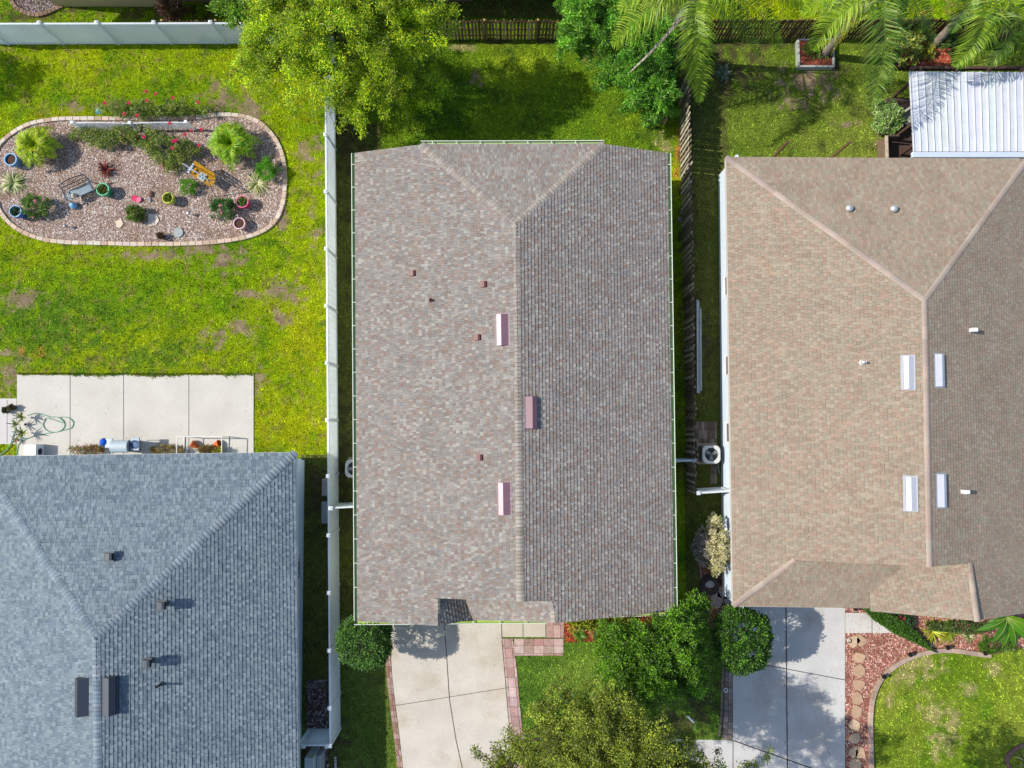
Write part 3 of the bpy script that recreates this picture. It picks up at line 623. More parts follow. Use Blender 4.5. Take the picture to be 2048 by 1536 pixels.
for i, (k, poly) in enumerate(b.items()): R3.polys.append(poly); shingles(rf, poly, PALB, .15, .11, .2, .015, .15, 43 + i, ref={'w2': [bNW, bSW, bA], 'w': [bNW, bSW, bA], 'e': [bNE, bA, bS], 'e3': [bNE, bA, bS], 'e2': [bNE, bA, bS], 's2': [bSW, sE, sV1, hS]}.get(k), contrast=.05, band=.9, bandw=.014)
rf.add([hS, sV0, bS + Vector((0, .05, 0)), bS, gR0, sV0 - Vector((0, 0, .3)), hS - Vector((0, 0, .2))], [(0, 3, 1), (3, 4, 5)], C(190, 176, 156))
rf.build("roof", "shingle", H3); N3 = {k: plane_of(p)[1] for k, p in b.items()}
CB = tone([C(192, 172, 160, 1.5), C(198, 180, 168, 1.5), C(188, 168, 156, 1.5)], (.86, .87, .84), .8)
for A_, B_, k1, k2 in ((bNW, bA, 'w', 'n'), (bNE, bA, 'e', 'n'), (bS, bA, 'w', 'e'), (bSW, hS, 'w', 's'), (gR1, gR0, 'g', 'e2')): mb = MB(); ridge_caps(mb, A_, B_, N3[k1], N3[k2], .125, .5, CB, .008, .028, False); mb.build("ridge_cap", "shingle", H3)
wm = MB(); wa, wb2 = P(1439, 352, 0), P(1447, 1188, 0); WW = (.50, .575, .64)
wall(wm, wa, wb2, 0, ZE - .12, WW); wall(wm, (wa.x + .07, wa.y - .22), (22, wa.y - .22), 0, ZE - .12, WW); wall(wm, (wb2.x + .07, wb2.y + .5), (20, wb2.y + .5), 0, ZE - .12, WW); wm.build("wall", "stucco", H3)
so = MB(); so.add([q - Vector((0, 0, .1)) for q in (bNW, bNE, Vector((bNE.x, bSW.y, ZE)), bSW)], [(0, 1, 2, 3)], C(222, 220, 214)); so.build("soffit", "paint", H3)
fa = MB()
for a, c2 in ((bNW, bSW), (bNW, bNE), (bSW, sE)):
    c = (a + c2) / 2; d = c2 - a; fa.box((c.x, c.y, ZE - .09), (d.length, .03, .16), math.atan2(d.y, d.x), C(214, 206, 196))
fa.build("fascia", "paint", H3)
for py in (572, 731, 865):
    p = P(1448, py, 1.2); window(H3, (wa.x + (wb2.x - wa.x) * (p.y - wa.y) / (wb2.y - wa.y) - .055, p.y, 1.52), .92, 1.1, -math.pi / 2, C(244, 246, 248), C(120, 116, 120))
for px, py, hh in ((1817, 745, 1), (1822, 987, 1), (1877, 741, 0), (1881, 981, 0)): mb = MB(); slant_vent(mb, R3, px, py, .37 if hh else .4, 1.28, .15, C(206, 208, 214), C(222, 224, 230)); mb.build("attic_vent", "paint", H3)
for px, py in ((1696, 418), (1785, 419)):
    mb = MB(); p, n = R3.at(px, py); mb.lathe(p, [(.1, -.05), (.1, .1), (.15, .1), (.14, .17), (.05, .23), (0, .235)], 16, C(222, 222, 222)); mb.build("roof_vent", "metal", H3)
for px, py, h in ((1942, 661, .45), (1926, 983, .45)):
    mb = MB(); p, n = R3.at(px, py); mb.box(p + Vector((0, 0, .12)), (.24, .16, .34), 0, C(238, 238, 238), .02); mb.build("roof_vent", "paint", H3)
vent_pipe(H3, R3, 1724, 725, .05, .3, C(232, 232, 232), C(214, 206, 196))
mb = MB(); p = P(1450, 1047, 1.0); mb.box((p.x - .06, p.y, 1.1), (.1, .5, .5), 0, C(224, 230, 236), .01); mb.box((p.x - .14, p.y - .05, 1.12), (.02, .12, .1), 0, C(230, 210, 70)); mb.build("meter_box", "paint", H3)
mb = MB(); mb.tube([P(1437, 922, .3), P(1436, 935, .12), P(1440, 948, .05), P(1452, 949, .3), P(1454, 950, .7)], .02, 6, C(150, 190, 180)); mb.build("refrigerant_pipe", "rubber", H3)

# --- house beyond the back fences
H4 = thing("neighbour_house", "beige house wall seen at the top edge beyond the back fences", "house", P(600, -10, 0))
wm = MB(); ya = P(300, 11, 0).y
wall(wm, (P(112, 11, 0).x, ya), (P(322, 11, 0).x, ya), 0, 2.7, C(206, 186, 150)); ya2 = ya + .25
wall(wm, (P(322, 11, 0).x, ya2), (P(945, 8, 0).x, ya2), 0, 2.7, C(170, 142, 128)); wall(wm, (P(945, 8, 0).x, ya2 + .2), (P(1125, 8, 0).x, ya2 + .2), 0, .35, C(150, 140, 130))
wm.build("wall", "stucco", H4)
lz = MB(); xa, xb = P(950, 0, 0).x, P(1125, 0, 0).x
lz.box(((xa + xb) / 2, ya2 + .3, 1.5), (xb - xa, .06, 2.3), 0, C(50, 48, 66)); lz.build("screen_panel", "glass", H4)
rb = MB(); xl, xr = P(100, 0, 0).x, P(1150, 0, 0).x
q = [Vector((xl, ya - .5, 2.75)), Vector((xr, ya - .5, 2.75)), Vector((xr - 3.4, ya + 6, 5.0)), Vector((xl + 3.4, ya + 6, 5.0))]; shingles(rb, q, PALC, .16, .2, .4, .015, .3, 77); rb.add([p - Vector((0, 0, .08)) for p in q], [(0, 1, 2, 3)], C(180, 170, 160)); rb.build("roof", "shingle", H4)

# ------------------------------------------------------------------ fences and gates
def vinyl_fence(label, a, b, posts, h, col, skip_cap=()):
    a, b = Vector((a.x, a.y, 0)), Vector((b.x, b.y, 0)); d = (b - a).normalized(); rz = math.atan2(d.y, d.x)
    f = thing("vinyl_fence", label, "fence", (a + b) / 2); ts = sorted([(p - a).dot(d) for p in posts])
    L = (b - a).length; cuts = [0] + [t for t in ts if .3 < t < L - .3] + [L]
    for s, e in zip(cuts, cuts[1:]):
        m = a + d * (s + e) / 2; mb = MB(); mb.box((m.x, m.y, h / 2), (e - s, .04, h - .1), rz, col)
        n = max(1, int((e - s) / .28)); nn = Vector((-d.y, d.x, 0))
        for k in range(1, n):
            q = a + d * (s + (e - s) * k / n)
            for sg in (-1, 1): mb.box((q.x + nn.x * .021 * sg, q.y + nn.y * .021 * sg, h / 2), (.008, .003, h - .2), rz, mul(col, .9))
        mb.build("panel", "vinyl", f)
        for z, hh in ((h - .05, .13), (.12, .15)): r = MB(); r.box((m.x, m.y, z), (e - s, .075, hh), rz, mul(col, 1.02), .008); r.build("rail", "vinyl", f)
    for t in [0] * (0 in skip_cap or 1) + ts:
        p = a + d * t; mb = MB(); mb.box((p.x, p.y, h / 2 + .03), (.128, .128, h + .06), rz, col, .008); po = mb.build("post", "vinyl", f)
        mb = MB(); z = h + .06; q = .085
        vs = [(p.x + q * x, p.y + q * y, z) for x, y in ((-1, -1), (1, -1), (1, 1), (-1, 1))] + [(p.x + q * x, p.y + q * y, z + .045) for x, y in ((-1, -1), (1, -1), (1, 1), (-1, 1))] + [(p.x, p.y, z + .09)]
        mb.add(vs, [(3, 2, 1, 0), (0, 1, 5, 4), (1, 2, 6, 5), (2, 3, 7, 6), (3, 0, 4, 7), (4, 5, 8), (5, 6, 8), (6, 7, 8), (7, 4, 8)], mul(col, 1.03)); mb.build("post_cap", "vinyl", po)
    return f
FH = 1.755; VW = (.84, .87, .88)
vinyl_fence("long white vinyl fence along the back lawn, running left to right", P(-60, 47.6, FH), P(650, 45.6, FH), [P(x, 46.6, FH) for x in (-35, 80, 195, 309, 422, 536)], FH, VW)
ys = [56, 155, 270, 384, 498, 612, 726, 840, 952, 1070, 1185, 1300, 1415, 1490]
vinyl_fence("long white vinyl fence between the grey house and the middle house", P(650, 45.6, FH), P(660.5, 1490, FH), [P(650 + (y - 45) * 10.2 / 1445, y, FH) for y in ys], FH, (.85, .88, .91))
vinyl_fence("short white vinyl fence across the gap beside the middle house's air conditioner", P(662, 1016, FH), P(712, 1013.5, FH), [P(663, 1016, FH)], FH, VW)
gt = thing("vinyl_gate", "white vinyl gate with black hinges between the grey house and the fence end", "gate", P(630, 1490, 0))
ga, gb = P(594, 1491, FH), P(655, 1490, FH); c = (ga + gb) / 2; mb = MB(); mb.box((c.x, c.y, .93), (gb.x - ga.x, .04, 1.6), 0, (.78, .83, .86)); mb.build("panel", "vinyl", gt)
for z in (.2, 1.7): mb = MB(); mb.box((c.x, c.y, z), (gb.x - ga.x, .08, .13), 0, VW, .008); mb.build("rail", "vinyl", gt)
for px in (608, 655): p = P(px, 1491, FH); mb = MB(); mb.box((p.x, p.y, .9), (.128, .128, 1.84), 0, VW, .008); mb.box((p.x, p.y, 1.84), (.17, .17, .05), 0, VW, .012); mb.build("post", "vinyl", gt)
for px in (617, 656):
    for z in (.5, 1.35): p = P(px, 1489, z); mb = MB(); mb.box((p.x, p.y + .05, z), (.14, .06, .1), 0, C(30, 30, 34)); mb.build("hinge", "rubber", gt)
def gate_panel(label, pa, pb, h, cat="gate", nm="vinyl_gate", col=VW, posts=True):
    a, b = P(*pa, h), P(*pb, h); d = (b - a); d.z = 0; rz = math.atan2(d.y, d.x); m = (a + b) / 2; L = d.length
    f = thing(nm, label, cat, (m.x, m.y, 0)); mb = MB(); mb.box((m.x, m.y, h * .5), (L, .04, h - .16), rz, col); mb.build("panel", "vinyl", f)
    for z in (h - .06, .16): mb = MB(); mb.box((m.x, m.y, z), (L, .09, .12), rz, mul(col, 1.02), .01); mb.build("rail", "vinyl", f)
    for p in ((a, b) if posts else ()): mb = MB(); mb.box((p.x, p.y, h / 2), (.13, .13, h), rz, col, .008); mb.box((p.x, p.y, h + .03), (.17, .17, .06), rz, mul(col, 1.02), .015); mb.build("post", "vinyl", f)
gate_panel("small white gate between the middle house's right gutter and the picket fence", (1350, 922), (1389, 921), 1.5)
gate_panel("white gate panel from the picket fence end to the beige house wall", (1397, 986), (1462, 982), 1.75)

def picket_fence(label, a, b, h, sp, w, cols, double=False, post_every=2.4, jag=.03):
    a, b = Vector((a.x, a.y, 0)), Vector((b.x, b.y, 0)); d = (b - a).normalized(); L = (b - a).length; rz = math.atan2(d.y, d.x); nn = Vector((-d.y, d.x, 0))
    f = thing("picket_fence", label, "fence", (a + b) / 2); k = max(1, round(L / post_every)); pl = L / k
    for i in range(k):
        mb = MB(); n = max(1, round(pl / sp))
        for j in range(n):
            t = i * pl + (j + .5) * pl / n; sg = 1 if (double and (j % 2)) else -1
            p = a + d * t + nn * (sg * .045); hh = h + random.uniform(-jag, jag); lean = Vector((random.gauss(0, .012), random.gauss(0, .012), 0))
            c = vary(random.choice(cols), .18, .05); R = Matrix.Rotation(rz, 3, 'Z'); hw, ht = w / 2 * random.uniform(.93, 1.05), .009
            vs = [p + R @ Vector((x * hw, y * ht, 0)) + Vector((0, 0, .03)) for x, y in ((-1, -1), (1, -1), (1, 1), (-1, 1))]
            vs += [q + lean * hh + Vector((0, 0, hh - .1)) for q in vs]; tp = [vs[4] + R @ Vector((hw * .5, 0, .06)), vs[5] + R @ Vector((-hw * .5, 0, .06)), vs[6] + R @ Vector((-hw * .5, 0, .06)), vs[7] + R @ Vector((hw * .5, 0, .06))]
            mb.add(vs + tp, [(0, 1, 5, 4), (1, 2, 6, 5), (2, 3, 7, 6), (3, 0, 4, 7), (4, 5, 9, 8), (5, 6, 10, 9), (6, 7, 11, 10), (7, 4, 8, 11), (8, 9, 10, 11)], c)
        mb.build("picket_panel", "wood", f); m = a + d * (i + .5) * pl
        for z in (.35, h * .5, h - .28): r = MB(); r.box((m.x, m.y, z), (pl, .045, .085), rz, vary(cols[-1], .1)); r.build("rail", "wood", f)
    for i in range(k + 1): p = a + d * i * pl; mb = MB(); mb.box((p.x + nn.x * .03, p.y + nn.y * .03, (h - .1) / 2), (.09, .09, h - .1), rz, vary(cols[0], .1)); mb.build("post", "wood", f)
WD = [C(168, 144, 96, 1.3), C(150, 124, 84, 1.3), C(182, 160, 112, 1.3), C(130, 104, 72, 1.3), C(110, 84, 58, 1.3)]
WDK = [C(140, 108, 70, 1.3), C(120, 92, 60, 1.3), C(104, 78, 52, 1.3), C(92, 68, 46, 1.3)]
picket_fence("tan picket fence behind the middle back lawn, between tree and bamboo", P(320, 39, 1.7), P(1400, 37.5, 1.7), 1.7, .165, .105, WD)
picket_fence("dark brown picket fence behind the palms and planting beds", P(1400, 37, 1.7), P(2110, 35, 1.7), 1.7, .155, .11, WDK)
GP = [C(176, 166, 146, 1.3), C(150, 138, 118, 1.3), C(190, 182, 164, 1.3), C(130, 116, 98, 1.3), C(112, 98, 82, 1.3)]
pf = [P(1376, 60, 1.7), P(1384, 205, 1.7), P(1387, 340, 1.7), P(1389, 480, 1.7), P(1390, 640, 1.7), P(1391, 800, 1.7), P(1393, 985, 1.7)]
picket_fence("weathered grey shadowbox picket fence between the middle and beige houses", pf[0], pf[-1], 1.72, .125, .13, GP, True, 2.4, .04)

# ------------------------------------------------------------------ plants
def leaf_mesh(mb, pos, nrm_up, L, W, pal, cl_f, droop=0.0, out=None, spread=1.0):
    """many small folded leaves: pos (n,3); cl_f (n,) clump brightness of the leaf colour"""
    n = len(pos); d = RNG.normal(0, 1, (n, 3)); d[:, 2] = d[:, 2] * .5 - droop
    if out is not None: d += out * spread
    d /= np.linalg.norm(d, axis=1)[:, None] + 1e-9
    u = np.zeros((n, 3)); u[:, 2] = 1; u += RNG.normal(0, nrm_up, (n, 3)); s = np.cross(d, u); s /= np.linalg.norm(s, axis=1)[:, None] + 1e-9; nn = np.cross(s, d)
    l = L * RNG.uniform(.65, 1.3, (n, 1)); w = W * RNG.uniform(.7, 1.2, (n, 1))
    V = np.empty((n, 4, 3)); V[:, 0] = pos; V[:, 1] = pos + d * l * .45 + s * w / 2 + nn * w * .18; V[:, 2] = pos + d * l - nn * l * .06; V[:, 3] = pos + d * l * .45 - s * w / 2 + nn * w * .18
    c = np.array(pal)[RNG.integers(0, len(pal), n)] * cl_f[:, None] * RNG.normal(1, .12, (n, 1)).clip(.6, 1.5)
    b = np.arange(n)[:, None] * 4; mb.array(V.reshape(-1, 3), np.concatenate([b + np.array((0, 1, 2)), b + np.array((0, 2, 3))]), np.clip(np.tile(c, (2, 1)), 0, 1))
def crown(mb, lobes, nclump, nleaf, cr, L, W, pal, shell=.55, droop=.1, fvar=.22, seed=None, flat=.75, low=-.5, spray=0, sl=.4):
    """lobes: (centre, (rx,ry,rz)); clumps on and inside the shells, leaves within each clump"""
    tot = sum(l[1][0] * l[1][1] for l in lobes); cen = []
    for c, r in lobes:
        k = max(3, int(nclump * r[0] * r[1] / tot)); q = RNG.normal(0, 1, (k * 3, 3)); q /= np.linalg.norm(q, axis=1)[:, None]
        q = q[q[:, 2] > low][:k]; rad = (shell + (1 - shell) * RNG.random(len(q)) ** .5)[:, None]
        wa_ = .3 if shell > .7 else 1; wob = 1 + wa_ * (.16 * np.sin(q[:, :1] * 5 + c[0]) + .14 * np.cos(q[:, 1:2] * 6 + c[1])); q0 = np.array(c) + q * np.array(r) * rad * wob
        cen.append(np.concatenate([q0, q], 1))
    cen = np.concatenate(cen)
    if spray:
        a = []
        for t in np.linspace(-.9, 1.0, spray):
            q = cen.copy(); q[:, :3] += cen[:, 3:] * np.array([1, 1, .5]) * t * sl + RNG.normal(0, .05, (len(cen), 3)); q[:, 2] -= max(0, t) ** 2 * sl * .35; a.append(q)
        cfb = np.tile(RNG.normal(1, fvar * .8, len(cen)), spray); cen = np.concatenate(a)
    else: cfb = 1
    cf = cfb * RNG.normal(1, fvar, len(cen)).clip(.5, 1.6)
    i = np.repeat(np.arange(len(cen)), nleaf); g = RNG.normal(0, 1, (len(i), 3)); g /= np.linalg.norm(g, axis=1)[:, None]; g *= RNG.random((len(i), 1)) ** .5
    pos = cen[i, :3] + g * np.array([cr, cr, cr * flat]) * RNG.uniform(.7, 1.3, len(cen))[i][:, None]
    leaf_mesh(mb, pos, .42, L, W, pal, cf[i], droop, g * .8 + cen[i, 3:] * .5)
    return cen[:, :3]
def limbs(base, lobes, r0, cen=None, col=C(110, 92, 74), split=.45, twigs=0, lean=None):
    mb = MB(); base = Vector(base); top = sum((Vector(c) for c, r in lobes), Vector()) / len(lobes)
    fork = base + Vector(((top.x - base.x) * .35, (top.y - base.y) * .35, (top.z - base.z) * split))
    mb.tube([base - Vector((0, 0, .05)), base + Vector((0, 0, .1)), base.lerp(fork, .5) + Vector((random.uniform(-.05, .05), random.uniform(-.05, .05), 0)), fork], [r0 * 1.35, r0, r0 * .85, r0 * .75], 9, col)
    for c, r in lobes:
        c = Vector(c); m = fork.lerp(c, .5) + Vector((random.uniform(-.1, .1), random.uniform(-.1, .1), .1)); mb.tube([fork, m, c], [r0 * .55, r0 * .4, r0 * .18], 6, col)
    if cen is not None:
        for k in RNG.choice(len(cen), min(twigs, len(cen)), replace=False):
            e = Vector(cen[k]); c = min((Vector(c) for c, r in lobes), key=lambda q: (q - e).length); mb.tube([c.lerp(fork, .25), c.lerp(e, .5) + Vector((0, 0, .05)), e], [r0 * .22, r0 * .14, r0 * .05], 5, col)
    return mb
def tree(name, label, cat, base, lobes, nclump, nleaf, cr, L, W, pal, r0=.12, group=None, twigs=30, bcol=C(120, 104, 86), extra=None, **k):
    lobes = [(P(a, b2, z), r) for a, b2, z, r in lobes]; bp = P(*base) if len(base) == 2 else Vector(base); t = thing(name, label, cat, (bp.x, bp.y, 0), 0, group)
    mb = MB(); cen = crown(mb, lobes, nclump, nleaf, cr, L, W, pal, **k)
    if extra: ex = [(P(a, b2, z), r) for a, b2, z, r in extra[0]]; crown(mb, ex, extra[1], extra[2], cr, L, W, pal, **k)
    mb.build("crown" if r0 > .05 else "foliage", "leaf", t)
    limbs((bp.x, bp.y, 0), lobes, r0, cen, bcol, twigs=twigs).build("trunk" if r0 > .05 else "stems", "bark", t); return t
# big yellow green tree at the top
YG = [C(146, 174, 10, .95), C(168, 188, 12, .95), C(120, 156, 14, .95), C(186, 194, 18, .95), C(88, 128, 18, .95)]
GRN = [C(82, 140, 40, 1.3), C(104, 162, 50, 1.3), C(66, 116, 36, 1.3), C(128, 178, 66, 1.3)]
tree("broadleaf_tree", "large yellow green tree over the corner of the white fences, dappling the back lawn", "tree", (770, 165),
     [(655, 45, 5.6, (1.7, 1.5, 1.3)), (560, 60, 4.6, (1.5, 1.3, .9)), (545, 125, 3.9, (1.6, .9, .7)), (640, 150, 4.4, (1.5, 1.1, .9)), (745, 165, 4.4, (1.3, 1.0, .9)), (700, 215, 3.6, (.9, .6, .6)), (765, 75, 5.2, (1.4, 1.4, 1.1)),
      (830, 35, 5.4, (1.2, 1.2, 1.0)), (735, -10, 6.0, (1.6, 1.0, 1.1)), (820, 150, 3.4, (.9, 1.0, .8)), (865, 140, 2.9, (.55, .8, .6)), (830, 205, 2.8, (.45, .75, .5)), (600, -20, 5.4, (1.5, .8, 1.0)), (480, 135, 3.2, (.8, .4, .4))],
     400, 60, .27, .105, .045, YG, .17, twigs=90, fvar=.24, shell=.5, spray=4, sl=.5)
tree("broadleaf_tree", "mid green leafy tree hanging over the white back fence at the top", "tree", (505, 30), [(500, 10, 3.4, (1.1, .7, .8)), (455, 22, 3.0, (.5, .5, .5)), (545, 18, 3.2, (.9, .7, .7))], 110, 60, .34, .16, .07, [C(110, 156, 30, 1.3), C(88, 138, 32, 1.3), C(136, 172, 38, 1.3)], .08, fvar=.22)
# bamboo like shrubs on the fence
BM = [C(108, 164, 36, 1.05), C(130, 182, 46, 1.05), C(86, 142, 30, 1.05), C(154, 194, 70, 1.05), C(66, 116, 30, 1.05)]
tree("leafy_shrub", "rounded bright green shrub with pointed leaves at the picket fence end", "shrub", (1165, 85), [(1168, 45, 2.6, (1.25, 1.1, .9)), (1140, 75, 2.2, (.6, .6, .6)), (1185, 95, 1.8, (.7, .5, .5)), (1160, -5, 2.4, (1.0, .6, .7))], 90, 40, .16, .17, .04, BM, .06, fvar=.2, twigs=20, spray=4, sl=.24)
tree("leafy_shrub", "wide spreading green shrub filling the fence corner beneath the dead palm frond", "shrub", (1275, 165),
     [(1275, 120, 2.2, (1.3, 1.1, .8)), (1310, 175, 1.9, (.9, .8, .7)), (1240, 150, 1.6, (.9, .7, .6)), (1255, 60, 2.3, (1.1, .9, .7)), (1320, 90, 2.2, (.9, 1.0, .7)), (1290, 215, 1.3, (.8, .55, .5)), (1325, 225, 1.1, (.45, .45, .4)), (1235, 20, 2.2, (1, .7, .6))],
     210, 40, .16, .17, .04, [C(96, 156, 32, 1.05), C(118, 174, 42, 1.05), C(74, 132, 28, 1.05), C(144, 188, 66, 1.05), C(58, 108, 28, 1.05)], .07, fvar=.22, twigs=30, spray=4, sl=.26)
# front trees
DG = [C(54, 96, 26, 1.4), C(74, 122, 30, 1.4), C(40, 76, 26, 1.4), C(120, 166, 50, 1.3)]
tree("round_tree", "small round dark green tree at the driveway's upper left corner", "tree", (752, 1240), [(731, 1281, 2.1, (1.12, 1.12, .85))], 300, 46, .16, .085, .05, [C(72, 118, 40, 1.3), C(92, 140, 48, 1.3), C(54, 94, 36, 1.3), C(124, 164, 66, 1.3)], .07, shell=.8, fvar=.2, low=-.3)
tree("round_tree", "round glossy dark green tree shading the right hand driveway", "tree", (1452, 1247), [(1482, 1277, 2.5, (1.12, 1.34, 1.05))], 400, 46, .17, .11, .06, DG, .08, shell=.8, fvar=.28, low=-.3)
BG = [C(70, 116, 14, 1.2), C(90, 138, 18, 1.2), C(112, 158, 26, 1.2), C(50, 88, 16, 1.2), C(140, 182, 44, 1.2)]
tree("broadleaf_tree", "upright bright green tree at the middle house's front right corner", "tree", (1290, 1255),
     [(1268, 1300, 3.8, (1.25, 1.0, 1.0)), (1325, 1275, 3.6, (1.1, .8, .9)), (1362, 1315, 3.4, (.75, .9, .8)), (1295, 1350, 3.5, (1.25, .75, .8)), (1375, 1250, 3.0, (.5, .6, .6)), (1388, 1225, 2.6, (.35, .4, .4)), (1240, 1282, 3.2, (.55, .6, .6)), (1378, 1365, 3.2, (.55, .45, .5)), (1275, 1385, 2.8, (.5, .4, .4)), (1398, 1212, 2.2, (.3, .3, .4))],
     430, 50, .18, .095, .045, BG, .12, fvar=.26, twigs=70, shell=.55, spray=4, sl=.34, flat=.6)
OL = [C(120, 138, 36, 1.05), C(142, 154, 44, 1.05), C(94, 114, 32, 1.05), C(164, 168, 60, 1.05), C(74, 92, 30, 1.05)]
tree("broadleaf_tree", "large olive green tree at the bottom edge, left of the shaded driveway", "tree", (1195, 1400),
     [(1120, 1448, 5.4, (1.12, 0.96, 1.0)), (1200, 1458, 6.6, (1.20, 1.04, 1.2)), (1280, 1478, 6.6, (1.12, 0.96, 1.1)), (1160, 1518, 6.4, (1.29, 0.96, 1.0)), (1260, 1548, 7.0, (1.29, 0.96, 1.1)), (1080, 1508, 4.6, (0.86, 0.80, .8)), (1340, 1538, 6.4, (1.03, 0.80, .9)), (1170, 1416, 4.4, (0.52, 0.36, .6)), (1225, 1403, 4.8, (0.39, 0.32, .5)), (1005, 1528, 3.6, (0.77, 0.40, .5)), (1035, 1488, 3.4, (0.34, 0.36, .4)),
      (1400, 1538, 6.0, (0.60, 0.40, .6)), (1375, 1478, 5.2, (0.26, 0.36, .4)), (1080, 1588, 5.0, (1.38, 0.96, 1))],
     420, 56, .21, .085, .042, OL, .17, extra=([(1250, 1620, 7.4, (2.0, 1.4, 1.1)), (1440, 1550, 5.6, (.8, .45, .5)), (1505, 1528, 5.0, (.6, .3, .4)), (1400, 1600, 7.0, (1.5, .9, .8)), (1330, 1680, 7.4, (1.8, 1.2, 1)), (1470, 1650, 6.6, (1.4, 1.0, .8)), (1560, 1600, 6.4, (.8, .6, .6))], 95, 60), fvar=.26, twigs=110, shell=.5, spray=4, sl=.42)
# shrubs and low plants
def shrub(label, px, py, z, r, pal, n=60, nl=36, L=.08, W=.045, name="shrub", cr=.12, flowers=(), fcol=None, group=None, **k):
    t = tree(name, label, "shrub", (P(px, py, z).x, P(px, py, z).y, 0), [(px, py, z, r)], n, nl, cr, L, W, pal, .03, group, 8, **k)
    for fx, fy, fz in flowers: blossom(t, P(fx, fy, fz), fcol)
    return t
def blossom(t, p, col, r=.07):
    mb = MB()
    for k in range(7):
        a = k * .9; d = Vector((math.cos(a), math.sin(a), .35)) * r; s = Vector((-math.sin(a), math.cos(a), 0)) * r * .55
        mb.add([p, p + d * .6 + s, p + d * 1.1, p + d * .6 - s], [(0, 1, 2, 3)], vary(col, .15))
    mb.lathe(p, [(r * .45, .0), (r * .4, r * .5), (0, r * .6)], 8, vary(col, .1)); mb.build("flower", "petal", t)
SH = [C(84, 130, 36, 1.3), C(110, 152, 48, 1.3), C(64, 104, 34, 1.3), C(140, 172, 66, 1.3)]
PKF = C(226, 140, 160)
shrub("dark green bush with pale pink flowers beside the deep blue pot", 71, 411, .4, (.62, .5, .45), SH, 70, 34, flowers=[(69, 402, .8), (87, 399, .75), (66, 434, .35)], fcol=PKF)
shrub("dark green bush with pink flowers beside the hot pink pot", 446, 416, .4, (.52, .48, .45), [C(60, 114, 34, 1.3), C(86, 140, 44, 1.3), C(46, 90, 30, 1.3)], 60, 34, flowers=[(440, 411, .8), (443, 426, .75), (436, 399, .6)], fcol=PKF)
shrub("small olive green bush in the gravel next to the flat stones", 272, 427, .3, (.42, .36, .35), [C(96, 128, 26, 1.3), C(120, 146, 34, 1.3), C(76, 104, 26, 1.3)], 50, 34)
shrub("pale variegated bush beside the covered porch steps", 1775, 237, .6, (.52, .8, .6), [C(170, 196, 110, 1.3), C(120, 168, 60, 1.3), C(196, 212, 150, 1.3), C(96, 146, 50, 1.3)], 120, 36, .1, .06)
t = shrub("tall bush with cream and green leaves against the white side wall", 1436, 1092, 1.2, (.5, 1.15, .9), [C(226, 214, 170, 1.25), C(206, 196, 140, 1.25), C(150, 160, 80, 1.25), C(236, 226, 196, 1.25)], 120, 36, .11, .06)
shrub("greyish pink leaved bush left of the cream bush", 1408, 1095, .8, (.52, .7, .6), [C(190, 176, 170, 1.3), C(160, 150, 140, 1.3), C(130, 140, 110, 1.3), C(206, 196, 190, 1.3)], 70, 34, .1, .055)
RS_ = [C(112, 140, 40, 1.1), C(138, 154, 50, 1.1), C(88, 116, 36, 1.1), C(160, 156, 76, 1.1), C(98, 132, 46, 1.1)]
ROSE = C(226, 24, 96); ROSE2 = C(214, 60, 84)
def roses(label, lobes, n, fl):
    t = tree("rose_bush", label, "shrub", (P(*lobes[0][:3]).x, P(*lobes[0][:3]).y, 0), lobes, n, 42, .17, .085, .05, RS_, .03, "rose bushes on the trellis", 30, shell=.3)
    for a, b2, z, c in fl: blossom(t, P(a, b2, z), c, .085)
roses("rose bush with crimson blooms in front of the lattice trellis", [(330, 295, .5, (1.1, .6, .5)), (285, 275, .5, (1.1, .45, .4)), (375, 310, .4, (.6, .6, .4)), (345, 325, .35, (.5, .4, .35))], 150, [(288, 274, 1.0, ROSE), (347, 283, 1.0, ROSE), (352, 281, 1.0, ROSE), (398, 291, .8, ROSE), (345, 296, .9, ROSE2), (370, 269, 1.0, ROSE2), (403, 259, .9, ROSE2), (340, 247, 1.1, ROSE2), (383, 262, .95, ROSE2)])
roses("thin rose bush spreading at the left end of the trellis", [(215, 280, .4, (1.1, .4, .35)), (175, 268, .35, (.8, .3, .3)), (240, 265, .5, (.9, .3, .4))], 85, [])
roses("rose bush with red blooms behind the lattice trellis on the lawn", [(300, 222, .45, (1.4, .35, .4)), (365, 215, .45, (1.1, .4, .4)), (235, 218, .35, (.9, .35, .3))], 110, [(210, 206, .8, ROSE2), (258, 206, .8, ROSE2), (294, 201, .9, ROSE2), (311, 188, .9, ROSE2), (293, 183, .8, ROSE2), (346, 196, .9, ROSE2), (248, 228, .8, ROSE2), (275, 231, .9, ROSE2), (397, 205, .8, ROSE2)])
